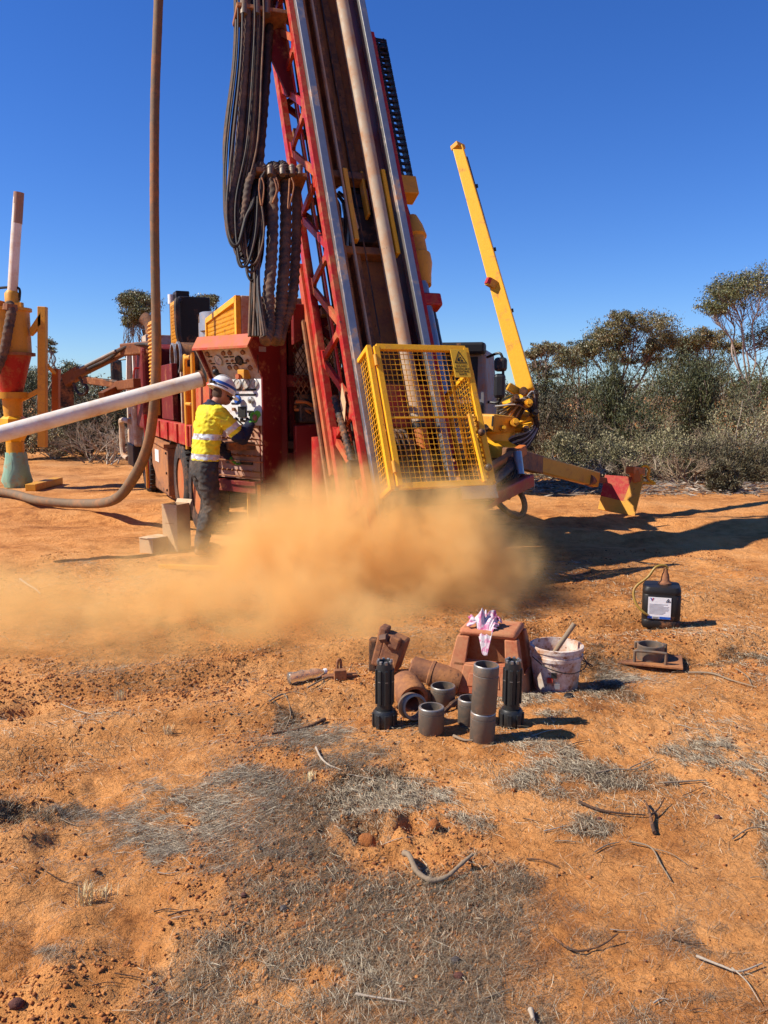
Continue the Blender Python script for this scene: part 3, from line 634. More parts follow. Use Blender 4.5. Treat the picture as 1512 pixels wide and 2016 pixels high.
# damper spring on the lattice
mp('coil_hose', K['blk2'], MB().tube([(FX - .06, .30 - .2 * t, .95 - .75 * t) for t in np.linspace(0, 1, 46)], .032, 12, tw=lambda i, a: 1 + .28 * (i % 3 == 0)), 60)
mp('coil_clamp', K['blk'], MB().box((FX - .11, .06, .1), (FX - .02, .16, .26)), bevel=.01)
mp('tag_plate', K['card'], MB().prism([(.10, 1.0), (.22, .85), (.18, .66), (.08, .80)], lambda u, v, w: (w, u, v), FX - .05, FX - .045))

# yellow mesh guard round the drill string
CX0, CX1, CZ0, CZ1, CY, SY = -.44, .41, -.14, 1.12, -.35, .20
gd = mp('guard_frame', K['yel'], MB().bar((CX0, CY, CZ0), (CX0, CY, CZ1), .05).bar((CX1, CY, CZ0), (CX1, CY, CZ1), .05).bar((CX0, CY, CZ1 - .005), (CX1, CY, CZ1 - .005), .044, .052).bar((CX0, CY, CZ0), (CX1, CY, CZ0), .044, .052), bevel=.004)
mp('side_frame', K['yel'], MB().bar((CX0 - .06, CY + .02, CZ0), (CX0 - .06, CY + .02, CZ1), .045).bar((CX0 - .06, SY, CZ0), (CX0 - .06, SY, CZ1), .04).bar((CX0 - .06, CY, CZ1), (CX0 - .06, SY, CZ1), .04).bar((CX0 - .06, CY, CZ0), (CX0 - .06, SY, CZ0), .04), bevel=.004)
mp('side_frame', K['yel'], MB().bar((CX1 + .03, CY + .03, CZ0), (CX1 + .03, CY + .03, CZ1 - .2), .04).bar((CX1 + .03, SY, CZ0), (CX1 + .03, SY, CZ1 - .2), .04).bar((CX1 + .03, CY + .03, CZ1 - .2), (CX1 + .03, SY, CZ1 - .2), .038).bar((CX1 + .03, CY + .03, CZ0), (CX1 + .03, SY, CZ0), .038), bevel=.004)
mp('guard_bar', K['yel'], MB().bar((CX0, CY - .012, .46), (CX1, CY - .012, .46), .015))
mp('latch_rail', K['yel'], MB().bar((CX1 - .10, CY - .03, .48), (CX1 - .08, CY - .03, CZ0), .035, .03), bevel=.003)
for z in (.30, -.02): mp('latch_knob', K['grs'], MB().ball((CX1 - .03, CY - .05, z), .032, 12), 60)
for z in (.98, .02): mp('hinge', K['yel2'], MB().cyl((CX0 - .03, CY - .03, z - .05), (CX0 - .03, CY - .03, z + .05), .018, 10), 40)
def wires(o, u, v, nu, nv, r):
    mb = MB(); o, u, v = Vector(o), Vector(u), Vector(v)
    for i in range(1, nu): mb.bar(o + u * (i / nu), o + u * (i / nu) + v, r)
    nrm = u.cross(v).normalized() * r * .9
    for j in range(1, nv): mb.bar(o + v * (j / nv) + nrm, o + v * (j / nv) + u + nrm, r)
    return mb
mp('wire_mesh', K['yel'], wires((CX0 + .02, CY, CZ0 + .02), (CX1 - CX0 - .04, 0, 0), (0, 0, CZ1 - CZ0 - .04), 18, 25, .0044), kind='stuff')
mp('wire_mesh', K['yel'], wires((CX0 - .06, CY + .02, CZ0 + .02), (0, SY - CY - .02, 0), (0, 0, CZ1 - CZ0 - .04), 12, 25, .0044), kind='stuff')
mp('wire_mesh', K['yel'], wires((CX1 + .03, CY + .03, CZ0 + .02), (0, SY - CY - .03, 0), (0, 0, CZ1 - CZ0 - .24), 12, 22, .0044), kind='stuff')
mp('wire_mesh', K['yel'], wires((CX1 - .16, CY + .06, CZ0 + .06), (.15, 0, 0), (0, 0, .78), 5, 17, .0044), kind='stuff')
mp('mesh_flap', K['yel'], MB().bar((CX1 - .17, CY + .04, .86), (CX1 - .17, CY + .04, .10), .02).bar((CX1 - .17, CY + .04, .86), (CX1 - .13, CY + .04, .92), .02).bar((CX1 - .13, CY + .04, .92), (CX1 - .02, CY + .04, .92), .02))
sg = mp('warning_sign', K['plate'], MB().box((CX1 - .165, CY - .034, .825), (CX1 - .008, CY - .028, 1.095)), bevel=.002)
def text(body, size, loc, parent, m_, rot=(math.pi / 2, 0, 0), name='lettering'):
    c = bpy.data.curves.new(name, 'FONT'); c.body = body; c.size = size; c.align_x = 'CENTER'; c.extrude = .0006; c.materials.append(m_)
    t_ = bpy.data.objects.new('tmp', c); COL.objects.link(t_); bpy.context.view_layer.update()
    me = bpy.data.meshes.new_from_object(t_.evaluated_get(bpy.context.evaluated_depsgraph_get())); bpy.data.objects.remove(t_); bpy.data.curves.remove(c)
    if not me.materials: me.materials.append(m_)
    return link(name, me, None, parent, loc, rot)
sx_ = (CX1 - .165 + CX1 - .008) / 2
for k, s_ in enumerate(('DO NOT', 'TOUCH ANY', 'ROTATING', 'PARTS')): text(s_, .026, (sx_, CY - .035, .925 - .026 * k), mast, K['ink'])
tri = [(sx_ - .055, .965), (sx_ + .055, .965), (sx_, 1.075)]
tb_ = MB()
for a, b in ((0, 1), (1, 2), (2, 0)): tb_.bar((tri[a][0], CY - .0355, tri[a][1]), (tri[b][0], CY - .0355, tri[b][1]), .006, .002, (0, 1, 0))
mp('warning_triangle', K['ink'], tb_); bpy.context.view_layer.update()
mp('warning_symbol', K['ink'], MB().cyl((sx_ - .014, CY - .037, .99), (sx_ - .014, CY - .034, .99), .013, 10).cyl((sx_ + .016, CY - .037, .985), (sx_ + .016, CY - .034, .985), .010, 10).bar((sx_ - .02, CY - .0355, 1.0), (sx_ + .012, CY - .0355, 1.022), .008, .002, (0, 1, 0)))

# hose bundles: hanger brackets and hanging loops
def bracket(pa, pb, name):
    a, b = Mw(pa), Mw(pb)
    return mp(name, K['rust'], MB().bar(a, b, .10, .05, (0, 0, 1)), bevel=.005)
def MP(px, py, y):
    'photograph pixel on the mast plane at depth y'
    d = MI.to_3x3() @ ray(px, py); c = MI @ Vector((0, 0, EYE)); t = (y - c.y) / d.y; return c + d * t
b1 = mp('hose_bracket', K['rust'], MB().bar(MP(462, 28, .30), MP(562, 44, .30), .26, .05, (0, 0, 1)), bevel=.005)
mp('bracket_plate', K['dred'], MB().prism([(-.82, 5.1), (-.55, 5.25), (-.55, 4.4), (-.62, 4.35), (-.72, 4.75)], lambda u, v, w: (u, w, v), .36, .39))
b2 = mp('hose_bracket', K['rust'], MB().bar(MP(500, 350, .30), MP(598, 362, .30), .26, .05, (0, 0, 1)), bevel=.005)
rnd = random.Random(5)
def wrap(i, a): return 1 + .17 * max(0, math.sin(2 * a - i * 1.05)) ** .7
def hang(pts, r, m_, spiral=False, name='hanging_hose'):
    c = spline(pts, 30 if spiral else 10)
    mp(name, m_, MB().tube(c, r, 12 if spiral else 7, tw=wrap if spiral else None), 70 if spiral else 60)
# upper bundle: thin hoses in long loops that rise again to the lower bracket
for k in range(34):
    t = k / 33; y = .16 + .30 * rnd.random(); x0 = 463 + 58 * t + rnd.uniform(-3, 3); low_y = 440 + 75 * t + rnd.uniform(-22, 25)
    xb = 437 + 40 * t + rnd.uniform(-5, 5); xe = 500 + 8 * rnd.random()
    hang([MP(x0 - 4, -60, y), MP(x0, 28, y), MP(x0 - 4, 130, y), MP(x0 - 12 - 10 * (1-t), 280, y), MP(xb + 4, 400, y), MP(xb + 10, low_y, y), MP(xb + 26, low_y + 14, y - .02), MP(xb + 42, low_y - 40, y - .04), MP((xb + xe) / 2 + 24, 400, y - .05), MP(xe, 352, .30)], .0095 if k % 3 else .013, K['hose'] if k % 4 else K['hosd'])
for k, x0 in enumerate((488, 514, 531)):
    y = .22 + .07 * k; r_ = (.034, .036, .042)[k]
    hang([MP(x0 - 2, -60, y), MP(x0, 25, y), MP(x0 - 4, 110, y), MP(x0 - 12, 220, y), MP(x0 - 20, 320, y), MP(x0 - 34 + 6 * k, 420, y), MP(x0 - 26, 462, y), MP(x0 - 8, 420, y - .03), MP(x0 + 2, 360, y - .05), MP(x0 + 18, 328, .25), MP(x0 + 30, 330, .2), MP(x0 + 33, 352, .22)], r_, K['hosd'] if k == 0 else K['hose'], True)
for k in range(14):                                    # thin hoses dropping to the control cabinet
    t = k / 13; y = .15 + .3 * rnd.random(); x0 = 498 + 18 * t
    hang([MP(x0 + 8, 338, y), MP(x0, 362, y), MP(x0 + rnd.uniform(-2, 2), 450, y), MP(x0 - 3 + rnd.uniform(-4, 4), 560, y), MP(490 + 36 * t, 662, y - .1)], .0115, K['hose'] if k % 3 else K['hosd'])
for k, (x0, x1) in enumerate(((536, 528), (562, 545), (583, 556))):
    y = .20 + .08 * k
    hang([MP(x0 - 3, 335, y), MP(x0, 360, y), MP(x0 + 1, 440, y), MP(x0 - 2, 520, y), MP(x0 - 8, 590, y), MP(x1 + 2, 640, y), MP(x1 - 6, 672, y - .08)], (.050, .052, .046)[k], K['hosd'], True)
for k, x0 in enumerate((532, 556, 575, 590)): mp('bracket_pin', K['stlg'], MB().cyl(MP(x0, 345, .12), MP(x0, 330, .12), .03, 10).ball(MP(x0, 330, .12), .035, 8), 60)
for k, x0 in enumerate((480, 505, 525)): mp('bracket_pin', K['stlg'], MB().cyl(MP(x0, -30, .2), MP(x0, 30, .2), .04, 12), 60)
for k in range(3):                                     # lashings and chain at the lower bracket
    x0 = 512 + 30 * k + rnd.uniform(-4, 4); hang([MP(x0, 352, .1), MP(x0 + rnd.uniform(-6, 6), 375, .1), MP(x0 + rnd.uniform(-4, 8), 400 + rnd.uniform(-10, 15), .1), MP(x0 + 8, 370, .1), MP(x0 + 4, 350, .1)], .008, K['rust'], name='lashing')

# red outrigger arm, hydraulic rams and hose loop at the rear corner
part('outrigger_arm', K['red'], MB().bar(A(930, 1000, 8.2), A(1042, 945, 9.2), .13, .14, (0, 0, 1)), bevel=.015)
part('outrigger_arm', K['org'], MB().bar(A(950, 935, 8.8), A(1030, 885, 9.6), .10, .12, (0, 0, 1)), bevel=.015)
part('outrigger_ram', K['chr'], MB().cyl(A(1018, 890, 9.2), A(1024, 935, 9.1), .05, 14), 40)
part('outrigger_ram', K['blk'], MB().cyl(A(960, 960, 8.6), A(1010, 915, 9.2), .06, 14), 40)
part('hose_loop', K['blk2'], MB().tube(spline([A(975, 985, 8.6), A(1000, 1008, 8.7), A(1022, 1017, 8.8), A(1033, 1000, 8.9), A(1027, 975, 9.0), A(1010, 962, 9.1), A(1000, 980, 9.0)], 8), .032, 10), 50)
for k in range(6): part('outrigger_hose', K['hose'], MB().tube(spline([A(985 + 5 * k, 900, 9.2), A(995 + 6 * k, 925, 9.1), A(992 + 4 * k, 950, 9.0), A(975 + 5 * k, 985 - 4 * k, 8.8)], 6), .016, 6), 40)
# long arm with the red and yellow pad standing on the earth
part('support_arm', K['yel2'], MB().bar(A(1052, 912, 10.2), A(1172, 944, 11.2), .14, .20, (0, 0, 1)), bevel=.015)
part('support_arm', K['rust'], MB().bar(A(1165, 942, 11.15), A(1205, 948, 11.35), .08, .08, (0, 0, 1)), bevel=.01)
part('arm_pin', K['rust'], MB().cyl(A(1157, 944, 11.0), A(1167, 948, 11.2), .08, 14), 40)
part('support_arm', K['brn2'], MB().bar(A(1000, 900, 9.4), A(1060, 915, 10.3), .16, .22, (0, 0, 1)), bevel=.015)
pa, pb_, pc, pd = A(1178, 1003, 11.15), A(1250, 1017, 10.9), A(1268, 942, 11.05), A(1192, 936, 11.3)
pn = (pb_ - pa).cross(pd - pa).normalized() * .03
pad = part('support_pad', [K['red'], K['yel2']], (lambda b: (b.add([pa, pb_, pa.lerp(pd, .28), pb_.lerp(pc, .0)] , []), b)[1])(MB()))
def quadslab(b, q, mi):
    b.mi = mi; n = len(q); b.add([p for p in q] + [p + pn for p in q], [tuple(range(n)), tuple(range(n, 2 * n))[::-1]] + [(i, (i+1) % n, n + (i+1) % n, n + i) for i in range(n)])
bpad = MB(); s1 = pa.lerp(pd, .38); s2 = pd.lerp(pc, .72); s3 = pb_.lerp(pc, .30)
quadslab(bpad, [pa, pb_, s3, s1], 1); quadslab(bpad, [s1, s3.lerp(s1, .38), s2, pd], 0); quadslab(bpad, [s3.lerp(s1, .38), s3, pc, s2], 1)
me_ = bpad.mesh('support_pad'); pad.data = me_; me_.materials.append(K['red']); me_.materials.append(K['yel2'])
part('pad_shank', K['org'], MB().bar(A(1248, 925, 11.1), A(1252, 948, 11.1), .16, .10, (0, 0, 1)).bar(A(1240, 925, 11.0), A(1262, 928, 11.3), .12, .10, (0, 0, 1)), bevel=.01)
part('pad_handle', K['yel'], MB().tube(spline([A(1262, 940, 11.2), A(1264, 918, 11.2), A(1278, 922, 11.2), A(1276, 942, 11.2), A(1290, 952, 11.2), A(1266, 950, 11.2)], 4), .02, 7), 40)

def AJ(px, py, Y): return A(px, py, Y + 1.0)
# yellow jib crane on the far rear corner
jb0, jb1 =  AJ(1037, 772, 9.6),  AJ(902, 292, 11.0)
jd = (jb1 - jb0).normalized(); ju = Vector((0, 0, 1)); jx = jd.cross(Vector((.15, 1, 0))).normalized()
jy = Vector((-.6, -.8, 0)); jy = (jy - jd * jy.dot(jd)).normalized(); jx = jd.cross(jy)
jbm = MB().add([c_ + jx * (a * w_) + jy * (b * h_) for c_, w_, h_ in ((jb0, .105, .08), (jb1, .072, .055)) for a, b in ((-1, -1), (1, -1), (1, 1), (-1, 1))], [(3,2,1,0),(4,5,6,7),(0,1,5,4),(1,2,6,5),(2,3,7,6),(3,0,4,7)])
jib = part('jib_boom', K['yel'], jbm, bevel=.012)
off = -jd.cross(Vector((.35, -1, 0))).normalized() * -.085
part('jib_inner_boom', K['brn2'], MB().bar(jb0.lerp(jb1, .02) + off, jb0.lerp(jb1, .93) + off, .045, .06, Vector((.35, -1, 0))), parent=jib)
part('jib_hose', K['hose'], MB().tube([jb0.lerp(jb1, t) + off * 1.35 + Vector((0, -.03, 0)) for t in np.linspace(0, .97, 12)], .014, 6), 40, parent=jib)
for t in (.0, .3, .55, .82): part('hose_clip', K['blk'], MB().obox(jb0.lerp(jb1, t + .02) + off * 1.3, (.08, .10, .05), (0, -.2, 0)), parent=jib)
part('jib_head', K['yel2'], MB().bar(jb1 - jd * .02, jb1 + jd * .05, .17, .13, Vector((.35, -1, 0))), bevel=.01, parent=jib)
part('jib_lug', K['yel2'], MB().obox(jb0.lerp(jb1, .42) - off * 1.3, (.12, .08, .10), (0, .4, 0)), parent=jib); part('jib_lamp', K['red'], MB().obox(jb0.lerp(jb1, .425) - off * 1.9, (.05, .07, .08), (0, .4, 0)), parent=jib)
sl = part('slew_motor', K['yel'], MB().lathe([(0, -.14), (.15, -.14), (.17, -.1), (.17, .0), (.10, .04), (.10, .16), (.135, .17), (.135, .26), (0, .26)], 22,  AJ(1018, 822, 9.4), (-.45, -.2, 1)), 40)
part('slew_arm', K['yel'], MB().bar(AJ(1042, 775, 9.6),  AJ(1050, 830, 9.5), .12, .12).bar(AJ(1010, 848, 9.3),  AJ(1046, 822, 9.3), .07, .07), bevel=.01)
part('jib_knuckle', K['yel'], MB().bar(AJ(1000, 760, 9.5),  AJ(1030, 778, 9.5), .10, .10), bevel=.015)
part('jib_pin', K['grs'], MB().cyl(AJ(1030, 770, 9.3),  AJ(1032, 768, 9.8), .05, 12), 40)
part('jib_base', K['yel'], MB().lathe([(0, 0), (.36, 0), (.36, .14), (.27, .2), (.25, .5), (0, .5)], 26,  AJ(968, 898, 9.3), (.05, 0, 1)), 40)
part('jib_gearbox', K['yel2'], MB().obox(AJ(970, 835, 9.2), (.42, .40, .22), (0, .1, .3)), bevel=.03); part('jib_grille', K['blk'], MB().obox(AJ(978, 830, 8.98), (.16, .02, .12), (0, .1, .3)))
part('jib_column', K['grs'], MB().cyl(AJ(962, 950, 9.3),  AJ(965, 880, 9.3), .2, 20), 40)
for k, (px_, py_, r_) in enumerate(((1010, 790, .045), (1035, 800, .05), (1048, 818, .04), (1008, 838, .05), (1030, 850, .035), (985, 850, .04), (950, 850, .05))):
    part('jib_fitting', K['yel'] if k % 2 else K['grs'], MB().cyl(AJ(px_, py_, 9.35),  AJ(px_ + 6, py_ - 7, 8.98), r_, 12).cyl(AJ(px_ + 5, py_ - 6, 9.03),  AJ(px_ + 8, py_ - 9, 8.90), r_ * .55, 8), 40)
part('jib_flange', K['yel'], MB().lathe([(0, 0), (.21, 0), (.21, .03), (0, .03)], 8,  AJ(1022, 835, 9.35), (-.45, -.2, 1))); part('jib_bracket', K['yel'], MB().bar(AJ(995, 820, 9.3),  AJ(1000, 870, 9.3), .05, .16), bevel=.01)
for k in range(12):
    t = rnd.random() * 14
    part('jib_hydraulic_hose', K['hose'] if k % 3 else K['gry'], MB().tube(spline([AJ(975 + 3 * k, 800 + 5 * k, 9.25),  AJ(1020 + 3 * k, 792 - 3 * k + t, 9.1),  AJ(1046 + k, 810 + t, 9.15),  AJ(1052 + k * .7, 835 + t, 9.2),  AJ(1035, 852 + 3 * k, 9.1),  AJ(1005, 862 + 4 * k, 9.1),  AJ(985, 885 + 3 * k, 9.1)], 7), .012, 6), 40)

# ------------------------------------------------------------------ control cabinet (x along the face, y into it)
CW, CD = .84, .40
ca0 = Vector((-1.63, 8.47, 0)); CA = R(-40)
tdir = Vector((math.cos(CA), math.sin(CA), 0)); CMAT = Matrix.LocRotScale(ca0 - tdir * (CW / 2), Euler((0, 0, CA)), None)
side = [(0, 2.08), (0, 2.13), (.05, 2.19), (CD, 2.16), (CD, .72), (.16, .72), (.16, 1.78)]
cm = MB()
for x in (0, CW - .025): cm.prism(side, lambda u, v, w: (w, u, v), x, x + .025)
cm.box((.025, CD - .03, .72), (CW - .025, CD, 2.15))
cabinet = part('control_cabinet', K['dred'], cm, bevel=.004); cabinet.matrix_basis = RIGI @ CMAT
def cpart(name, mats, mb, smooth=None, bevel=0, **k): return mb.build(name, mats, cabinet, smooth, bevel, **k)
cpart('visor', K['redo'], MB().prism([(-.03, 2.06), (-.03, 2.085), (.045, 2.205), (CD + .01, 2.175), (CD + .01, 2.155), (.06, 2.18)], lambda u, v, w: (w, u, v), -.03, CW + .004), bevel=.004)
cpart('side_cheek', K['crm'], MB().prism([(.0, 2.06), (.02, 2.08), (.34, 2.1), (.34, .76), (.165, .76), (.165, 1.78)], lambda u, v, w: (w, u, v), -.012, -.002))
PA, PB = (.05, 2.08), (.20, 1.78)                       # slope of the gauge panel (y, z)
cpart('gauge_panel', K['crm'], MB().prism([PA, (PA[0] + .02, PA[1]), (.22, 1.77), (.20, 1.77)], lambda u, v, w: (w, u, v), .027, CW - .027))
cpart('valve_panel', K['wht'], MB().box((.027, .20, 1.30), (CW - .027, .22, 1.768)))
K['lvp'] = mat('dust_pink_panel', (.46, .27, .20), .7, 0, .45)
cpart('lever_panel', K['lvp'], MB().box((.027, .225, .74), (CW - .027, .245, 1.298)))
cpart('sill', K['dred'], MB().box((.0, .17, .60), (CW, .36, .718)), bevel=.004)
def gauge_mesh(r):
    b = MB(); b.lathe([(r * 1.0, 0), (r * 1.0, .02), (r * .88, .022), (r * .86, .014), (0, .014)], 22, (0, 0, 0), (0, -1, 0)); g = b.mesh('gauge', 40); g.materials.append(K['alu']); return g
def gauge_face(r):
    b = MB(); b.lathe([(r * .86, .0145), (r * .86, .0155), (0, .0155)], 22, (0, 0, 0), (0, -1, 0)); b.mi = 1; b.bar((0, -.017, 0), (r * .5, -.017, r * .45), r * .06, .001, (0, 1, 0))
    g = b.mesh('gauge_face'); g.materials.append(K['dial']); g.materials.append(K['ink']); return g
gm = {}
sl_ = math.atan2(PB[0] - PA[0], PA[1] - PB[1])
def gauge(x, z, r, slope=True, face=True, m_=None):
    key = (r, m_)
    if key not in gm:
        a = gauge_mesh(r); f_ = gauge_face(r)
        if m_: a.materials.clear(); a.materials.append(K[m_]); f_.materials[0] = K[m_]
        gm[key] = (a, f_)
    t = (PA[1] - z) / (PA[1] - PB[1]); y = PA[0] + (PB[0] - PA[0]) * t if slope else .20
    a, f_ = gm[key]
    for nm_, me in (('gauge', a), ('gauge_face', f_)): link(nm_, me, None, cabinet, (x, y - .001, z), (sl_ if slope else 0, 0, 0))
gauge(.24, 1.965, .055); gauge(.56, 1.955, .05, m_='blk')
for x, z, r in ((.10, 2.03, .026), (.12, 1.885, .026), (.36, 2.03, .024), (.46, 2.03, .024), (.66, 2.03, .024), (.37, 1.89, .026), (.47, 1.89, .028), (.68, 1.88, .026), (.10, 1.96, .014), (.37, 1.955, .012), (.45, 1.955, .012), (.68, 1.95, .016)):
    gauge(x, z, r, True, m_='brn2')
for x, r in ((.085, .036), (.17, .034), (.285, .052), (.425, .055), (.56, .052), (.685, .048)): gauge(x, 1.722, r, False)
for x, z, w_ in ((.13, 1.66, .16), (.48, 1.66, .44), (.48, 1.61, .44), (.36, 1.52, .10), (.6, 1.44, .10), (.36, 1.36, .1), (.57, 1.345, .26)):
    cpart('name_plate', K['ink'], MB().box((x - w_ / 2, .194, z - .009), (x + w_ / 2, .1995, z + .009)))
for x, z in ((.12, 2.0), (.12, 1.93), (.37, 1.99), (.46, 1.99), (.37, 1.925), (.46, 1.925), (.62, 1.925)):
    t = (PA[1] - z) / (PA[1] - PB[1]); cpart('name_plate', K['ink'], MB().obox((x, PA[0] + .15 * t - .003, z), (.07, .006, .014), (sl_, 0, 0)))
cpart('display', K['ink'], MB().box((.42, .185, 1.38), (.54, .199, 1.49)), bevel=.003)
cpart('stop_box', K['yel2'], MB().box((.53, .10, 1.77), (.63, .19, 1.86)), bevel=.006); cpart('stop_button', K['redo'], MB().cyl((.57, .09, 1.79), (.57, .06, 1.79), .028, 14), 40)
cpart('joystick', K['blk'], MB().cyl((.26, .16, 1.79), (.25, .06, 1.82), .022, 10).ball((.25, .05, 1.84), .035, 10), 50)
cpart('hand_wheel', K['blue'], MB().lathe([(.0, .03), (.045, .03), (.05, .05), (.03, .07), (0, .07)], 10, (.46, .2, 1.555), (0, -1, 0)), 40)
cpart('dial_knob', K['alu'], MB().lathe([(.0, 0), (.035, 0), (.035, .03), (.015, .035), (.012, .05), (0, .05)], 16, (.63, .2, 1.555), (0, -1, 0)), 40)
cpart('knob', K['ink'], MB().bar((.60, .19, 1.44), (.63, .16, 1.40), .02)); cpart('knob', K['brn2'], MB().cyl((.36, .2, 1.46), (.36, .17, 1.46), .018, 10), 40)
for k in range(7):
    x = .12 + .09 * k; cpart('lever', K['blk'], MB().cyl((x, .2, 1.30), (x + .01, .11, 1.36), .008, 6).ball((x + .01, .10, 1.365), .019, 8), 60)
for row, (z, yy) in enumerate(((1.15, .225), (.98, .225), (.82, .225))):
    for k in range(9):
        x = .10 + .078 * k; cpart('lever', K['rust'], MB().cyl((x, yy, z), (x, yy - .12, z + .02), .007, 6).ball((x, yy - .12, z + .02), .014, 6), 60)
    cpart('lever_guard', K['rust'], MB().tube(spline([(.06, yy, z - .05), (.06, yy - .13, z - .04), (CW - .06, yy - .13, z - .04), (CW - .06, yy, z - .05)], 4), .008, 6), 40)
cpart('valve_block', K['grs'], MB().box((.18, .20, .89), (.6, .224, .93)).box((.18, .20, 1.06), (.6, .224, 1.09)), bevel=.006)
cpart('maker_plate', K['gry'], MB().box((CW - .001, .12, 2.03), (CW + .004, .21, 2.08)))
cpart('door_seam', K['ink'], MB().box((CW - .001, .10, 1.82), (CW + .003, .108, 2.0)))
for z in (.95, 1.75): part('cabinet_bracket', K['dred'], MB().bar(T((-1.2, 8.6, z)), T((-.75, 8.75, z)), .12, .12))

# ------------------------------------------------------------------ pipe, sample hose, cyclone, second truck
p0, p1 = at(-140, 893, 7.75), at(398, 746, 8.95)
pp = tag(empty('slanting_pipe', p0), 'long dusty white pipe slanting up behind the operator to the rig', 'pipe')
d_ = (p1 - p0); n_ = d_.normalized(); x_, y_ = perp(n_)
MB().lathe([(.080, 0), (.080, d_.length), (.073, d_.length), (.073, 0)], 28, (0, 0, 0), n_, closed=True).build('pipe_wall', K['pvc'], pp, 40)
MB().lathe([(.074, d_.length - .02), (.084, d_.length - .02), (.084, d_.length + .012), (.074, d_.length + .012)], 28, (0, 0, 0), n_, closed=True).build('pipe_collar', K['rust'], pp, 40)

hs_pts = [(-.95, 10.5, 8.75), (-1.2, 10.4, 9.2), (-1.8, 10.2, 9.2), (-2.3, 10.1, 8.3), at(316, -160, 10.0), at(312, 0, 9.9), at(305, 200, 9.8), at(304, 400, 9.7), at(306, 560, 9.7), at(308, 700, 9.7), at(303, 800, 9.75), at(290, 880, 9.85), at(262, 942, 10.1), at(222, 985, 10.5)]
g1 = G(160, 1001); g2 = G(75, 995); g3 = G(0, 978); hs_pts += [g1 + Vector((0, -.15, .09)), g2 + Vector((0, 0, .075)), g3 + Vector((0, 0, .075)), Vector((-7.6, 13.2, .08))]
hs_c = spline(hs_pts, 16)
hr_ = [.052 + .012 * min(1, max(0, (i / len(hs_c) - .45) * 4)) for i in range(len(hs_c))]
MB().tube(hs_c, [r_ * (1.03 if i % 5 == 0 else 1) for i, r_ in enumerate(hr_)], 14).build('sample_hose', K['smp'], None, 70)
tag(bpy.data.objects['sample_hose'], 'thick tan hose hanging from the mast and curving across the ground', 'hose')

CY_ = 14.5
cyc0 = G(20, 958); cyc0 = Vector((-6.45, 14.5, 0))
cy = tag(empty('cyclone_separator', cyc0), 'yellow and red sample cyclone with white stack and green bag', 'cyclone')
def cyp(name, m_, mb, smooth=40, bevel=0, **k): return mb.build(name, m_, cy, smooth, bevel, **k)
def CL(px, py, Y=14.5): return at(px, py, Y) - cyc0
cyp('stack_pipe', K['pvc'], MB().tube([CL(24, 585), CL(30, 480), CL(37, 380)], .082, 20)); cyp('stack_collar', K['yel2'], MB().lathe([(.08, 0), (.12, -.05), (.12, -.28), (0, -.28)], 20, CL(23, 572)))
cyp('stack_stain', mat('stained_pipe', (.30, .19, .14), .7, 0, .4, chip=.3), MB().tube([CL(33.6, 440), CL(37.2, 379)], .0835, 20, caps=False))
cyp('drum', K['yel2'], MB().lathe([(0, 2.30), (.36, 2.30), (.36, 3.02), (.40, 3.03), (.40, 3.08), (0, 3.10)], 32))
cyp('cone', K['red'], MB().lathe([(.0, 1.62), (.17, 1.62), (.355, 2.30), (0, 2.30)], 32)); cyp('flange', K['rust'], MB().lathe([(0, 2.28), (.42, 2.28), (.42, 2.33), (0, 2.33)], 24))
cyp('flange', K['yel2'], MB().lathe([(0, 1.55), (.28, 1.55), (.28, 1.66), (0, 1.66)], 24)); cyp('throat', K['yel2'], MB().lathe([(0, 1.2), (.15, 1.2), (.17, 1.56), (0, 1.56)], 20))
cyp('hopper', K['yel'], MB().lathe([(0, .75), (.12, .75), (.24, .98), (.22, 1.2), (.12, 1.28), (0, 1.28)], 6), smooth=None); cyp('spout', K['yel2'], MB().lathe([(0, .5), (.15, .5), (.15, .8), (0, .8)], 16))
bg = [(0, 0.0), (.20, 0.01), (.24, .12), (.20, .35), (.17, .55), (.16, .62)]
bm_ = MB().lathe(bg, 22, (0, 0, 0)); bm_.v = [(x * (1 + .12 * math.sin(7 * math.atan2(y, x) + z * 9)), y * (1 + .12 * math.sin(7 * math.atan2(y, x) + z * 9)), z) for x, y, z in bm_.v]
cyp('sample_bag', K['grn'], bm_, 60)
cyp('stand_post', K['yel2'], MB().bar(CL(84, 880), CL(84, 604), .12, .14), None, .01); cyp('stand_post', K['org'], MB().bar(CL(111, 812, 14.9), CL(111, 726, 14.9), .14, .12), None, .01)
cyp('stand_arm', K['yel2'], MB().prism([(CL(60, 648).x, CL(60, 648).z), (CL(84, 615).x, CL(84, 612).z), (CL(84, 648).x, CL(84, 640).z), (CL(62, 662).x, CL(62, 662).z)], lambda u, v, w: (u, w, v), -.06, .06), None, .01)
cyp('stand_strut', K['yel2'], MB().bar((.1, 0, CL(40, 790).z), CL(84, 765), .06, .08), None, .01); cyp('stand_strut', K['yel2'], MB().bar(CL(84, 710), CL(108, 735, 14.8), .05, .05), None, .005)
cyp('stand_foot', K['yel2'], MB().box((CL(84, 880).x - .09, -.6, .0), (CL(84, 880).x + .09, .6, .12)), None, .01)
cyp('inlet_hose', K['hosd'], MB().tube(spline([CL(18, 598, 14.2), CL(22, 615, 14.1), CL(16, 650, 14.05), CL(8, 690, 14.05), CL(-8, 730, 14.0), CL(-40, 790, 13.9)], 16), .075, 12, tw=lambda i, a: 1 + .12 * max(0, math.sin(a - i * 1.2))), 70)
cyp('top_bracket', K['rust'], MB().box((-.3, -.15, 3.08), (-.05, .1, 3.2)), None, .01); cyp('top_bracket', K['yel2'], MB().box((.12, -.1, 3.09), (.3, .0, 3.17)), None, .01)
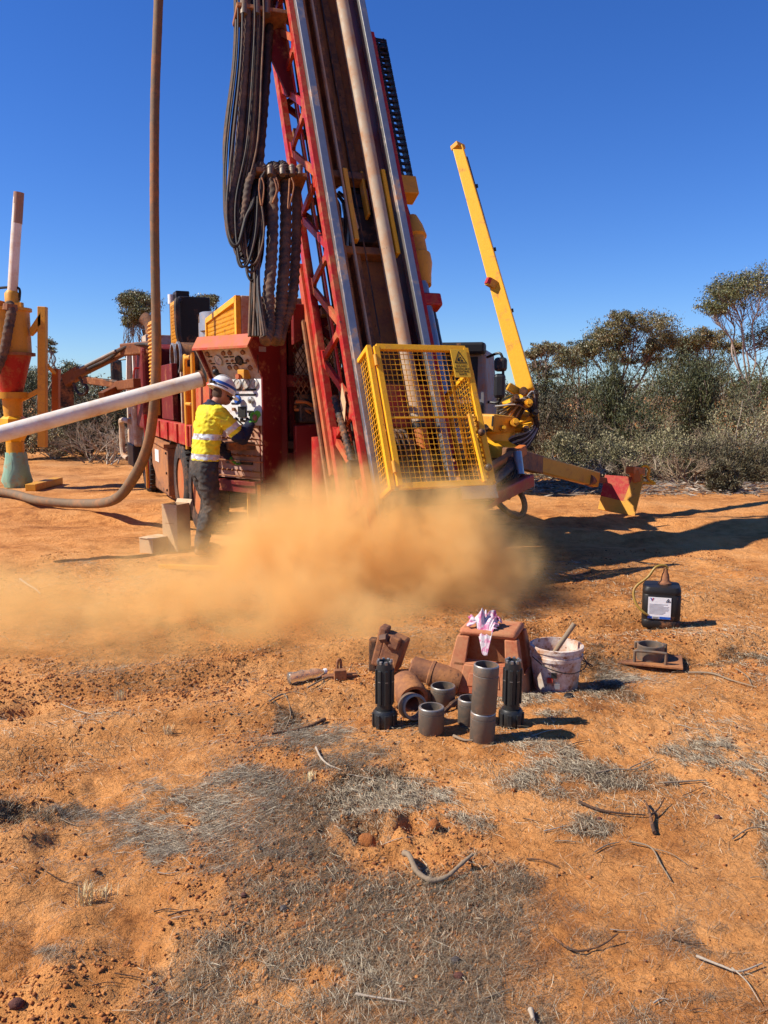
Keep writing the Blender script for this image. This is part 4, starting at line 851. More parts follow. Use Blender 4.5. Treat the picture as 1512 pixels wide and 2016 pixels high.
cyp('inlet_lashing', K['rust'], MB().lathe([(.085, -.05), (.12, -.04), (.11, .06), (.085, .06)], 10, CL(20, 606, 14.15), (.1, 0, 1), closed=True), None)
cyp('control_pipe', K['blk'], MB().tube(spline([CL(-30, 570), CL(10, 566), CL(32, 566), CL(39, 572), CL(38, 592)], 5), .022, 8), 40)
tag(MB().tube(spline([CL(5, 1000, 13.9) + cyc0, at(60, 955, 13.9), at(140, 962, 13.2), at(215, 960, 12.8), at(250, 950, 12.6)], 8), .0, 5).build('hidden', K['hose']), '', '') if False else None

tk0 = at(938, 900, 13.2); tk0.z = 0
tk = tag(empty('support_truck', tk0, (0, 0, R(-12))), 'dark support truck mostly hidden behind the yellow guard, mirrors showing', 'truck')
def tkp(name, m_, mb, smooth=None, bevel=0, **k): return mb.build(name, m_, tk, smooth, bevel, **k)
tkp('cab_body', K['gry'], MB().prism([(-1.3, .9), (-1.3, 2.0), (-1.15, 2.35), (.1, 2.35), (.16, 1.6), (.16, .9)], lambda u, v, w: (u, w, v), 0, 1.9), None, .06)
tkp('roof_visor', K['blk'], MB().box((-1.2, -.22, 2.24), (.12, .1, 2.42)), None, .04); tkp('windscreen', K['gls'], MB().box((-1.1, -.02, 1.6), (.0, .0, 2.2)), None, .0)
for s_ in (1,):
    tkp('mirror_arm', K['blk'], MB().tube(spline([(.13, .1, 2.2), (.36, -.05, 2.24), (.40, -.05, 1.9), (.36, -.05, 1.52), (.13, .1, 1.5)], 5), .022, 7), 40)
    tkp('mirror', K['mir'], MB().obox((.36, -.06, 2.08), (.2, .1, .22)), None, .05); tkp('mirror', K['mir'], MB().obox((.35, -.06, 1.75), (.18, .1, .38)), None, .05)
tkp('bonnet', K['blk'], MB().box((-1.25, -.1, .6), (.12, .0, 1.5)), None, .05)
for sx in (-1.1, -.1): tkp('wheel', K['tyre'], MB().lathe([(0, -.14), (.3, -.15), (.46, -.15), (.5, -.1), (.5, .1), (.46, .15), (.3, .15), (0, .14)], 28, (sx, .7, .5), (1, 0, 0)), 40)

# ------------------------------------------------------------------ things lying about
def ring(name, label, cat, pos, r, h, th, m_, rot=(0, 0, 0), group=None, inner=None):
    prof = [(r - th, 0), (r - .003, 0), (r, .004), (r, h * .78), (r - .002, h * .785), (r - .002, h * .80), (r, h * .805), (r, h - .004), (r - .003, h), (r - th, h), (r - th, h * .55), (r - th - .002, h * .54)]
    o = MB().lathe(prof, 36, closed=True).build(name, [m_, K['stl']], None, 40, loc=pos, rot=rot)
    for p_ in o.data.polygons:
        if abs(p_.normal.z) > .4: p_.material_index = 1
    return tag(o, label, cat, group)
def box_thing(name, label, p, size, rz, tilt=0):
    e = tag(empty(name, p, (tilt, 0, rz)), label, 'cardboard box'); sx, sy, sz = size
    b = MB(); b.box((-sx/2, -sy/2, 0), (sx/2, sy/2, .006))
    b.box((-sx/2, -sy/2, .006), (-sx/2 + .006, sy/2, sz)).box((sx/2 - .006, -sy/2, .006), (sx/2, sy/2, sz)).box((-sx/2 + .006, -sy/2, .006), (sx/2 - .006, -sy/2 + .006, sz)).box((-sx/2 + .006, sy/2 - .006, .006), (sx/2 - .006, sy/2, sz))
    b.build('carton_wall', K['card'], e); return e
bx = box_thing('cardboard_box', 'tall upright cardboard carton with an open flap by the wheels', on(349, 1082), (.20, .20, .50), R(62))
MB().obox((.13, .02, .48), (.12, .2, .006), (0, R(-55), 0)).build('flap', K['card2'], bx); MB().box((-.1, -.1, .46), (.1, .1, .464)).build('contents', K['card2'], bx)
MB().box((-.102, -.06, .30), (-.1005, .06, .305)).build('tape', K['brn'], bx)
bx = box_thing('cardboard_box', 'small sealed cardboard carton lying beside the tall one', on(306, 1085), (.24, .20, .16), R(58)); MB().box((-.13, -.095, .161), (.13, .095, .166)).build('lid', K['card2'], bx); MB().box((-.03, -.0965, 0), (.03, .0965, .168)).build('tape', K['card'], bx)
tag(MB().bar(on(315, 1120) + Vector((0, 0, .03)), on(436, 1130) + Vector((0, 0, .03)), .05, .04).build('timber_batten', K['yel2'], None, None, .004), 'yellow flat bar lying on the ground before the operator', 'bar')

def drill_bit(p, label, flip=1, rz=0):
    e = tag(empty('drill_bit', p, (R(1), 0, rz)), label, 'drill bit', 'upright button drill bits'); 
    b = MB(); b.lathe([(0, .08), (.038, .08), (.040, .30), (.036, .325), (.028, .33), (.024, .31), (0, .31)], 32); b.build('shank', K['stlb'], e, 40)
    b = MB(); b.lathe([(0, 0), (.050, 0), (.055, .008), (.056, .072), (.048, .085), (0, .085)], 32); b.build('bit_head', K['stlb'], e, 40)
    for k in range(8):
        a = 2 * math.pi * k / 8; c = Vector((math.cos(a), math.sin(a), 0))
        MB().bar(c * .041 + Vector((0, 0, .115)), c * .041 + Vector((0, 0, .29)), .017, .012, c).build('spline', K['stlb'], e, None, .003)
        MB().bar(c * .056 + Vector((0, 0, .0)), c * .056 + Vector((0, 0, .07)), .022, .012, c).build('flute', K['stlb'], e, None, .003)
        MB().bar(c * .033 + Vector((0, 0, .318)), c * .033 + Vector((0, 0, .335)), .014, .012, c).build('spline_tip', K['stl'], e, None, .002)
        MB().bar(c * .0455 + Vector((0, 0, .232)), c * .0455 + Vector((0, 0, .236)), .014, .006, c).build('scratch', K['stl'], e)
    return e
drill_bit(on(757, 1425), 'black splined drill bit standing beside the leaning steel ring', rz=.2)
drill_bit(on(1006, 1428), 'black splined drill bit standing behind the two stacked steel tubes', rz=.5)
p = on(849, 1440); ring('steel_collar', 'short plain steel collar standing upright before the big couplings', 'collar', p, .062, .125, .012, K['stlg'], group='steel collars')
p = on(924, 1425); ring('steel_collar', 'short steel collar partly hidden behind the stacked tubes', 'collar', p, .058, .13, .010, K['stlg'], group='steel collars')
p = on(805, 1418); ring('steel_ring', 'rust rimmed steel ring leaning on the drill bit showing its hole', 'ring', p + Vector((.005, .045, .068)), .066, .07, .013, K['stlg'], (R(78), 0, R(22)))
p = on(949, 1458)
ring('casing_sub', 'lower rust streaked steel tube carrying another tube', 'tube', p, .059, .138, .010, K['stlg'], (0, R(1.5), 0), group='stacked casing subs')
ring('casing_sub', 'taller upper steel tube stacked on a shorter one', 'tube', p + Vector((.005, .002, .1395)), .059, .225, .008, K['stlg'], (0, R(2.5), 0), group='stacked casing subs')
p = on(815, 1378); ax = Vector((.22, -.80, -.12)).normalized()
e = tag(empty('pipe_coupling', p + Vector((-.05, .11, .088))), 'thick dusty pipe coupling lying with its open mouth forward', 'coupling', 'heavy couplings by the stool')
MB().lathe([(.055, .0), (.078, .0), (.082, .02), (.083, .17), (.076, .18), (.060, .18), (.056, .16)], 36, (0, 0, 0), ax, closed=True).build('body', K['rust'], e, 40)
MB().lathe([(0, .02), (.055, .02), (.055, .03), (0, .03)], 24, (0, 0, 0), ax).build('bore', K['blk'], e)
e = tag(empty('pipe_coupling', on(865, 1365) + Vector((0, .12, .08))), 'rusty stepped coupling lying between the clamp and the stool', 'coupling', 'heavy couplings by the stool')
ax2 = Vector((.93, -.25, -.22)).normalized()
MB().lathe([(0, -.16), (.055, -.16), (.07, -.15), (.07, -.05), (.078, -.045), (.078, -.03), (.074, -.028), (.076, .1), (.065, .13), (0, .13)], 32, (0, 0, 0), ax2).build('body', K['rust'], e, 40)
e2 = MB().lathe([(.03, .045), (.045, .045), (.045, .055), (.03, .055)], 14, (0, 0, 0), ax2, closed=True).build('grease_ring', K['rust'], e, 40)
p = on(872, 1378); ring('steel_collar', 'grey steel collar standing beside the lying coupling, half in shade', 'collar', p, .066, .115, .008, K['stlg'], group='steel collars')
e = tag(empty('wedge_clamp', on(768, 1345) + Vector((0, .1, 0)), (0, 0, R(-20))), 'rusty bolted clamp block tilted behind the drill bit', 'clamp')
MB().obox((.02, 0, .13), (.13, .10, .20), (0, R(18), 0)).build('jaw', K['rust'], e, None, .015); MB().obox((-.05, -.01, .16), (.05, .08, .24), (0, R(14), 0)).build('jaw', K['rust'], e, None, .012)
MB().obox((.05, -.06, .20), (.06, .04, .07), (0, R(18), 0)).build('lug', K['rust'], e, None, .008); MB().cyl((-.03, -.065, .215), (.01, -.07, .225), .026, 6).build('bolt', K['brn2'], e)
MB().lathe([(.022, -.012), (.042, -.012), (.042, .012), (.022, .012)], 18, (.045, -.10, .075), (.9, .4, .1), closed=True).build('shackle_eye', K['rust'], e, 40); MB().bar((-.10, .0, .0), (-.09, -.02, .2), .05, .05).build('leg', K['woodd'], e, None, .01)
tag(MB().tube(spline([on(870, 1402), on(890, 1392) + Vector((0, 0, .03)), on(905, 1380) + Vector((0, 0, .03))], 5), [.012] * 5 + [.016] * 6, 7).build('bark_piece', K['woodd'], None, 50), 'short splinter of bark lying between the collars', 'bark')

# moulded step stool
st0 = on(972, 1352); st0.z -= .005; ST = R(-20)
st = tag(empty('step_stool', st0 + Vector((0, .10, 0)), (0, 0, ST)), 'dusty red plastic step stool with a pink rag on top', 'stool')
def stp(name, mb, smooth=40, bevel=.012, m_='stool'): return mb.build(name, K[m_], st, smooth, bevel)
tw, td, bw, bd, hh = .16, .13, .23, .21, .37
def lp(u, v, z): f = 1 - z / hh; return Vector((u * (tw + (bw - tw) * f), v * (td + (bd - td) * f), z))
stp('top', MB().prism([(-1, -1), (1, -1), (1, 1), (-1, 1)], lambda u, v, w: lp(u, v, hh) + Vector((0, 0, w)), -.045, 0), bevel=.02)
for u in (-1, 1):
    for v in (-1, 1):
        q = lambda a, b, z: lp(a, b, z)
        w0, w1 = .42, .45
        vs = []
        for z, w_ in ((0, w1), (hh - .04, w0)):
            for a, b in ((u, v), (u - u * w_, v), (u - u * w_, v - v * .1), (u - u * .1, v - v * .1), (u - u * .1, v - v * w_), (u, v - v * w_)): vs.append(q(a, b, z))
        stp('leg', MB().add(vs, [(0,1,2,3,4,5)[::-1], (6,7,8,9,10,11)] + [(i, (i+1) % 6, 6+(i+1) % 6, 6+i) for i in range(6)]), bevel=.006)
stp('step', MB().prism([(-.9, -1.0), (.9, -1.0), (.9, -.55), (-.9, -.55)], lambda u, v, w: lp(u, v, w), .17, .19), bevel=.004)
stp('riser', MB().prism([(-.62, .03), (.62, .03), (.60, .18), (-.60, .18)], lambda u, v, w: lp(u, w, v), -1.03, -.96), bevel=.004)
stp('riser_panel', MB().prism([(-.42, .07), (.42, .07), (.40, .14), (-.40, .14)], lambda u, v, w: lp(u, w, v), -1.05, -1.02), bevel=.003)
stp('back_panel', MB().prism([(-.95, .0), (.95, .0), (.95, .30), (-.95, .30)], lambda u, v, w: lp(u, w, v), .92, .97), bevel=.004)
stp('side_panel', MB().prism([(-.9, .0), (.9, .0), (.9, .12), (-.9, .12)], lambda u, v, w: lp(w, u, v), -.97, -.92), bevel=.004); stp('side_panel', MB().prism([(-.9, .0), (.9, .0), (.9, .12), (-.9, .12)], lambda u, v, w: lp(w, u, v), .92, .97), bevel=.004)
# crumpled rag
m, N, L, B = nodes('pink_tie_dye_cloth')
tc = N.new('ShaderNodeTexCoord').outputs['Object']; n1 = noise(N, L, tc, 22, 3, .5, .6)
r1 = ramp(N, [(.36, (.50, .10, .22)), (.46, (.60, .28, .36)), (.52, (.62, .55, .54)), (.60, (.56, .48, .48)), (.7, (.30, .16, .20))]); L.new(n1.outputs[0], r1.inputs[0]); L.new(r1.outputs[0], B.inputs['Base Color']); B.inputs['Roughness'].default_value = .9
K['rag'] = m
nr_ = 30; V = []
sm = Matrix.LocRotScale(st0 + Vector((0, .10, 0)), Euler((0, 0, ST)), None)
gu, gv = np.meshgrid(np.linspace(-1, 1, nr_), np.linspace(-1, 1, nr_), indexing='ij')
fx = fbm(gu * 2.4 + 9, gv * 2.4, 3, 61); fy = fbm(gu * 2.4, gv * 2.4 + 4, 3, 67); fz = np.abs(fbm(gu * 3.2 + 2, gv * 3.2, 3, 71) - .5)
for i in range(nr_):
    for j in range(nr_):
        u, v = gu[i, j], gv[i, j]
        x = -.03 + u * .10 + (fx[i, j] - .5) * .09; y = -.055 + v * .075 + (fy[i, j] - .5) * .08
        rad_ = max(0, 1 - (u * u + v * v) * .55); zz = hh + .008 + rad_ * (.03 + fz[i, j] * .22)
        if v < -.25 and abs(u - .1) < .5:                 # corner hanging over the front edge
            t = (-.25 - v) / .75; y = -.115 - t * .045; x = -.02 + (u - .1) * .09 * (1 - .6 * t) + .02 * t; zz = hh + .025 - t * .16 + fz[i, j] * .05
        V.append((x, y, zz))
Fs = [(i*nr_+j, (i+1)*nr_+j, (i+1)*nr_+j+1, i*nr_+j+1) for i in range(nr_-1) for j in range(nr_-1)]
V = [(x * .82 - .005, y if z < hh - .01 else y * .9, z) for x, y, z in V]
rag = MB().add(V, Fs).build('rag', K['rag'], None, 80); rag.matrix_basis = sm
rag.modifiers.new('thick', 'SOLIDIFY').thickness = .004; rag.modifiers.new('sub', 'SUBSURF').levels = 1
tag(rag, 'crumpled pink and white rag hanging over the stool edge', 'rag')

# paint bucket with a stick
bk0 = on(1098, 1352); bk0.y += .06
bk = tag(empty('bucket', bk0, (0, 0, .3)), 'stained white plastic bucket with wire handle beside the stool', 'bucket')
MB().lathe([(0, .0), (.118, .0), (.121, .006), (.138, .175), (.146, .178), (.146, .198), (.140, .2), (.140, .222), (.148, .224), (.148, .246), (.134, .248), (.133, .23), (.116, .01), (0, .01)], 44).build('bucket_wall', K['buck'], bk, 30)
MB().lathe([(0, .165), (.126, .165), (.126, .17), (0, .172)], 32).build('contents', K['brn'], bk)
MB().tube(spline([(-.149, 0, .19), (-.12, -.12, .16), (0, -.165, .13), (.12, -.12, .15), (.149, 0, .19)], 6), .003, 6).build('wire_handle', K['blk'], bk, 40)
MB().tube(spline([(.148, .02, .19), (.2, .03, .13), (.215, .0, .10), (.2, -.05, .12), (.15, -.03, .15)], 6), .0035, 6).build('bail', K['blk'], bk, 40)
for k, (a, m_) in enumerate(((-2.15, 'ink'), (-2.30, 'red'), (-2.02, 'gry'))): MB().obox((.136 * math.cos(a), .136 * math.sin(a), .11 - .03 * k), (.03, .006, .03), (R(-5), 0, a + math.pi / 2)).build('sticker', K[m_], bk)
tag(MB().cyl(bk0 + Vector((-.03, .0, .17)), bk0 + Vector((.10, .02, .36)), .014, 12).build('hammer_handle', K['wood'], None, 40), 'round wooden tool handle sticking out of the bucket', 'handle')
tag(MB().lathe([(.0, 0), (.03, .0), (.02, .015), (0, .02)], 8, on(1120, 1372)).build('plastic_scrap', K['jer'], None), 'black plastic scrap on the earth below the bucket', 'scrap')

# oil drum with pump and label
j0 = on(1309, 1233); j0.y += .1
je = tag(empty('oil_jerrycan', j0, (0, 0, R(-17))), 'black plastic oil drum with white label and hand pump', 'jerrycan')
def rrect(w, d, r, n=5): return [(sx * (w / 2 - r) + r * math.cos(a), sy * (d / 2 - r) + r * math.sin(a)) for sx, sy, a0 in ((1, 1, 0), (-1, 1, 90), (-1, -1, 180), (1, -1, 270)) for a in [R(a0 + 90 * i / n) for i in range(n + 1)]]
jb = MB(); prev = None; nvj = 24
prj_ = [(.238, .225, .0), (.255, .24, .012), (.258, .243, .055), (.250, .235, .062), (.256, .242, .07), (.258, .244, .235), (.250, .236, .243), (.257, .243, .252), (.255, .24, .275), (.235, .22, .295), (.10, .09, .30)]
vs = [(x, y, z) for w_, d2, z in prj_ for x, y in rrect(w_, d2, .045 if w_ > .2 else .02)]
nvj = len(rrect(.2, .2, .04)); jb.add(vs, [(i*nvj+j, i*nvj+(j+1) % nvj, (i+1)*nvj+(j+1) % nvj, (i+1)*nvj+j) for i in range(len(prj_)-1) for j in range(nvj)] + [tuple(range(nvj))[::-1], tuple(range((len(prj_)-1)*nvj, len(prj_)*nvj))])
jb.build('drum_wall', K['jer'], je, 50)
MB().lathe([(0, .29), (.045, .29), (.045, .31), (.03, .325), (.024, .37), (.016, .385), (.014, .41), (0, .41)], 16, (.02, 0, 0)).build('pump', K['rust'], je, 40)
MB().tube(spline([(.02, 0, .39), (.03, 0, .42), (.0, -.01, .435), (-.05, -.03, .42), (-.10, -.05, .35), (-.17, -.07, .29), (-.19, -.09, .24), (-.17, -.12, .17), (-.12, -.135, .12), (-.09, -.13, .1)], 7), .009, 9).build('pump_hose', mat('amber_hose', (.32, .20, .04), .3, 0, .3), je, 50)
lb = MB().box((-.09, -.126, .075), (.062, -.123, .228)).build('label', K['lab'], je)
b = MB()
for k in range(9): b.box((-.082, -.1275, .178 - .0085 * k), (-.082 + random.uniform(.09, .135), -.1262, .1805 - .0085 * k))
b.build('print_lines', mat('grey_ink', (.35, .34, .34), .7, 0, .1), lb)
MB().prism([(-.078, .222), (-.070, .222), (-.065, .211), (-.065, .2)], lambda u, v, w: (u, w, v), -.128, -.1262).build('emblem', K['blue'], lb); MB().prism([(-.052, .222), (-.060, .222), (-.065, .211), (-.065, .2)], lambda u, v, w: (u, w, v), -.128, -.1262).build('emblem', K['red'], lb)
b = MB()
for a_, c_ in (((.028, .198), (.058, .198)), ((.058, .198), (.043, .222)), ((.043, .222), (.028, .198))): b.bar((a_[0], -.127, a_[1]), (c_[0], -.127, c_[1]), .003, .001, (0, 1, 0))
b.cyl((.043, -.128, .207), (.043, -.1262, .207), .005, 8); b.build('hazard_mark', K['ink'], lb)
MB().box((-.09, -.1275, .076), (-.06, -.1262, .092)).box((-.012, -.1275, .076), (.062, -.1262, .092)).build('blue_band', K['blue'], lb); MB().box((-.055, -.1275, .078), (-.018, -.1262, .090)).build('print_block', K['gry'], lb)
text('VALVOLINE', .0075, (-.055, -.1268, .211 - .016), lb, K['ink']) if False else None

# square steel plate with a short collar and two handles
pl0 = on(1283, 1296); pe = tag(empty('collar_plate', pl0 + Vector((0, .03, .01)), (0, 0, R(-18))), 'rusty square plate with a pipe collar and two rod handles', 'plate')
MB().box((-.19, -.13, 0), (.19, .13, .014)).build('base_plate', K['rust'], pe, None, .003)
MB().lathe([(.064, .014), (.082, .014), (.082, .105), (.076, .108), (.070, .105), (.068, .09)], 30, closed=True).build('collar', K['stlg'], pe, 40)
for s_, y in ((1, -.10), (-1, .09)): MB().tube(spline([(-.09, y, .012), (-.09, y, .075), (-.075, y, .085), (.075, y, .085), (.09, y, .075), (.09, y, .012)], 4), .009, 8).build('handle', K['stlg'], pe, 50)
# folded bracket, bottle
br0 = on(668, 1338); be = tag(empty('steel_bracket', br0, (0, 0, .2)), 'small rusty steel bracket with an upright loop by the bottle', 'bracket')
MB().box((-.10, -.025, 0), (-.03, .025, .022)).build('bar', K['rust'], be, None, .004); MB().box((.03, -.025, 0), (.10, .025, .022)).build('bar', K['rust'], be, None, .004); MB().obox((0, -.03, .03), (.07, .04, .06)).build('bar', K['rust'], be, None, .004)
MB().tube(spline([(-.01, 0, .02), (-.01, 0, .09), (.0, 0, .11), (.01, 0, .09), (.01, 0, .02)], 5), .008, 8).build('loop', K['rust'], be, 50)
m, N, L, B = nodes('clear_plastic'); B.inputs['Base Color'].default_value = (.85, .75, .62, 1); B.inputs['Roughness'].default_value = .25; B.inputs['Transmission Weight'].default_value = .85; K['pet'] = m
bt0 = on(600, 1345) + Vector((0, .03, .035)); bt = tag(empty('plastic_bottle', bt0, (0, 0, .35)), 'crushed clear plastic bottle lying on the earth', 'bottle')
bb = MB().lathe([(0, -.10), (.03, -.10), (.036, -.09), (.03, -.05), (.037, -.02), (.03, .02), (.036, .05), (.028, .085), (.013, .105), (.013, .125), (0, .125)], 18, (0, 0, 0), (1, .1, .05)); bb.v = [(x, y, z * (.85 if x > 0 else 1.0)) for x, y, z in bb.v]
bb.build('bottle_wall', K['pet'], bt, 60); MB().cyl((.112, .011, .006), (.128, .013, .006), .016, 12).build('cap', K['lab'], bt, 40)

# clods, stones
def rock(name, label, cat, p, s, m_, seed):
    r_ = np.random.default_rng(seed); bm = bmesh.new(); bmesh.ops.create_icosphere(bm, subdivisions=3, radius=1)
    for v in bm.verts:
        c = v.co; k = .75 + .6 * float(fbm(np.array([c.x * 1.6 + seed]), np.array([c.y * 1.6 + c.z * 1.3]), 4, seed)[0])
        v.co = Vector((c.x * s[0], c.y * s[1], c.z * s[2])) * k
    me = bpy.data.meshes.new(name); bm.to_mesh(me); bm.free(); me.polygons.foreach_set('use_smooth', [True] * len(me.polygons))
    return tag(link(name, me, m_, None, p + Vector((0, 0, s[2] * .45))), label, cat)
K['clod'] = mat('clod_earth', (.40, .14, .040), .95, 0, .3, (.50, .2, .06), 30, .9); K['iron'] = mat('ironstone', (.12, .045, .032), .8, 0, .2, scale=30, bump=.6); K['gst'] = mat('dark_pebble', (.07, .055, .05), .7, 0, .2, scale=30)
rock('earth_clod', 'upright orange clod of earth in the dug hole', 'clod', on(722, 1650), (.035, .035, .050), K['clod'], 3)
rock('earth_clod', 'long lumpy clod of earth beside the dug hole', 'clod', on(822, 1643), (.06, .03, .03), K['clod'], 5); rock('earth_clod', 'small round clod at the end of the long clod', 'clod', on(855, 1640), (.022, .02, .02), K['clod'], 8)
rock('stone', 'dark red round pebble in the straw', 'stone', on(903, 1920), (.014, .012, .011), K['iron'], 11); rock('stone', 'dark grey pebble in the straw above the red pebble', 'stone', on(897, 1890), (.014, .011, .009), K['gst'], 13)
rock('stone', 'flat orange stone beside dark flakes in the straw', 'stone', on(592, 1812), (.018, .013, .008), K['clod'], 17); rock('stone', 'grey black pebble left of the flat orange stone', 'stone', on(558, 1785), (.012, .012, .010), K['gst'], 19)
rock('stone', 'small rusty stone right of the flat orange stone', 'stone', on(684, 1785), (.011, .01, .009), K['clod'], 23); rock('stone', 'lone brown stone on bare earth at the lower left corner', 'stone', on(33, 1968), (.020, .015, .014), K['iron'], 29)
rock('stone', 'small stone on bare earth beside the thin twigs', 'stone', on(1412, 1612), (.013, .012, .009), K['iron'], 31)
for k in range(10):
    px, py = ((520, 1590), (560, 1570), (480, 1760), (820, 1810), (1180, 1620), (640, 1700), (310, 1930), (250, 1880), (1350, 1440), (1010, 1560))[k]
    o = rock('stone', 'thumb sized earth coloured stone lying loose on the ground', 'stone', on(px, py), (.010, .009, .008), K['clod'] if k % 2 else K['iron'], 40 + k); o['group'] = 'loose stones'

# sticks
def stick(name, label, pts, r, m_, cat='stick', kids=(), z=.012):
    c = []
    for q in pts:
        p = on(q[0], q[1]); p.z += (q[2] if len(q) > 2 else z); c.append(p)
    c = spline(c, 7); n = len(c); w_ = [random.uniform(.85, 1.15) for _ in c]
    b = MB().tube(c, [r * (1 - .55 * i / n) * w_[i] for i in range(n)], 8)
    o = b.build(name, m_, None, 60); tag(o, label, cat)
    for kp in kids:
        cc = []
        for q in kp: p = on(q[0], q[1]); p.z += q[2] if len(q) > 2 else z; cc.append(p)
        cc = spline(cc, 6); MB().tube(cc, [r * .55 * (1 - .6 * i / len(cc)) for i in range(len(cc))], 6).build('twig', m_, o, 60)
    return o
stick('curved_branch', 'thick grey branch bent like a hook on the straw', [(797, 1692, .03), (806, 1712, .045), (822, 1732, .03), (850, 1743, .015), (880, 1738, .02), (905, 1725, .035), (930, 1712, .04)], .012, K['wood'])
stick('bark_root', 'dark forked root standing up from the bare earth', [(1288, 1650, .01), (1282, 1630, .015), (1276, 1610, .03), (1268, 1588, .02)], .008, K['woodd'], kids=([(1281, 1618, .02), (1296, 1604, .02), (1308, 1586, .03)],))
stick('long_root', 'long dark stick running into the forked root', [(1140, 1590), (1180, 1606), (1220, 1612), (1270, 1614)], .006, K['woodd'])
stick('forked_twig', 'grey forked twig lying right of the bare patch', [(1238, 1668), (1280, 1680), (1300, 1712), (1320, 1745)], .0035, K['wood'], kids=([(1282, 1682), (1320, 1692), (1355, 1715)],))
stick('pale_twig', 'pale twig pair at the lower right edge', [(1370, 1895), (1420, 1915), (1455, 1925), (1500, 1908)], .0042, K['woodp'], kids=([(1440, 1918), (1470, 1945), (1495, 1985)],))
stick('dark_twig', 'thin dark curved twig below the hooked branch', [(1085, 1852), (1130, 1878), (1180, 1874), (1216, 1860, .03)], .004, K['woodd'])
stick('grey_twig', 'thin grey twig with a bend on the sand behind the plate', [(1355, 1318), (1400, 1324), (1440, 1338), (1490, 1355)], .007, K['wood'], kids=([(1448, 1318), (1470, 1332), (1480, 1350)],))
stick('dead_branch', 'short dark dead branch lying left of the drill bit', [(640, 1405), (600, 1418), (555, 1425), (535, 1432)], .010, K['woodd'])
stick('twig_knot', 'tangle of small twigs left of the drill bit', [(530, 1390), (560, 1378), (572, 1400), (560, 1420)], .005, K['wood'], kids=([(540, 1385), (575, 1372), (600, 1380)], [(550, 1395), (530, 1375), (515, 1365)]))
stick('straight_twig', 'bleached twig with a frayed end amid the straw', [(622, 1468), (632, 1490), (648, 1505), (672, 1515)], .006, K['woodp'])
stick('peeled_stick', 'pale dry stick lying alone on the dusty earth', [(40, 1143), (55, 1152), (70, 1165), (80, 1174)], .012, K['woodp'])
stick('dry_twig', 'thin dry twig among straw near the right edge', [(1170, 1530), (1210, 1522), (1250, 1520), (1285, 1512, .03)], .005, K['wood'], kids=([(1240, 1521), (1265, 1505), (1290, 1495)],))
stick('dry_twig', 'flat grey twig right of the thin dry twig', [(1305, 1545), (1340, 1542), (1390, 1540)], .006, K['wood'])
stick('dry_twig', 'pale broken twig below the steel tubes', [(893, 1452), (915, 1462), (940, 1464)], .008, K['wood'])
stick('dry_twig', 'thin stick leaning by the bottle', [(605, 1362), (640, 1345), (660, 1336)], .005, K['wood'])
stick('dry_twig', 'short orange peeled stick at the bottom edge', [(1045, 1988, .01), (1050, 2012, .02)], .008, K['woodp'])
stick('dry_twig', 'slender pale twigs crossing at the bottom of the frame', [(700, 1955), (740, 1962), (800, 1970)], .004, K['woodp'])
for k in range(46):
    px, py = random.uniform(20, 1500), random.uniform(1360, 2000); a = random.uniform(-.6, .6); ln = random.uniform(25, 70)
    o = stick('loose_twig', 'tiny loose dry twig scattered on the ground', [(px, py), (px + ln * .5, py + ln * .5 * math.sin(a) + random.uniform(-5, 5)), (px + ln, py + ln * math.sin(a) * .8)], random.uniform(.0015, .0032), random.choice([K['wood'], K['woodd'], K['woodp']]), 'twig', z=.008); o['group'] = 'loose twigs'
# grass tufts
K['tuft'] = mat('bleached_grass', (.62, .50, .28), .8, 0, .1, bump=0)
def tuft(label, px, py, n, h):
    p = on(px, py); b = MB()
    for i in range(n):
        a = random.uniform(0, 6.28); s_ = random.uniform(.1, .5) * h; q = p + Vector((random.gauss(0, .012), random.gauss(0, .012), 0)); tip = q + Vector((math.cos(a) * s_, math.sin(a) * s_, h * random.uniform(.5, 1)))
        w_ = Vector((-math.sin(a), math.cos(a), 0)) * .0012; mid_ = q.lerp(tip, .6) + Vector((0, 0, h * .12))
        b.add([q - w_, q + w_, mid_ + w_, mid_ - w_, tip], [(0, 1, 2, 3), (3, 2, 4)])
    o = b.build('grass_tuft', K['tuft'], None); return tag(o, label, 'grass tuft')
tuft('bleached grass tuft standing on bare earth at left', 168, 1760, 70, .09); tuft('smaller bleached grass tuft right of another tuft', 205, 1745, 30, .05); tuft('pale green grass tuft at the edge of the dust', 238, 1372, 40, .07); tuft('yellowed tuft amid the grey straw', 610, 1535, 40, .05); tuft('small pale tuft above the left straw patch', 330, 1432, 30, .05)

# ------------------------------------------------------------------ the operator
PF0 = on(400, 1096); PROT = R(-53)
man = tag(empty('person', PF0, (R(-3.5), 0, PROT)), 'person in yellow reflective shirt and white hard hat working the control levers', 'person')
def mcloth(name, col, rough=.85, dirt=.3, sc=9): return mat(name, col, rough, 0, dirt, (.33, .17, .08), sc, .35, var=.12)
K['hiv'] = mcloth('yellow_hi_vis_cloth', (.72, .62, .03), .8, .32, 6); K['navy'] = mcloth('navy_cloth', (.018, .022, .045), .85, .25); K['trs'] = mat('dark_work_trousers', (.050, .046, .042), .9, 0, .42, (.12, .08, .05), 5, .3, var=.1)
K['tape'] = mat('reflective_tape', (.60, .61, .60), .35, .2, .2, bump=.1); K['skin'] = mat('sunburnt_skin', (.42, .18, .11), .55, 0, .15, scale=20, bump=.1); K['glov'] = mcloth('green_glove', (.10, .42, .05), .7, .3, 30); K['hat'] = mat('hard_hat_shell', (.78, .77, .74), .3, 0, .22); K['hair'] = mat('short_dark_hair', (.10, .06, .04), .9, 0, .1, bump=.8, scale=40); K['boot'] = mcloth('tan_boot_leather', (.20, .11, .055), .8, .5)
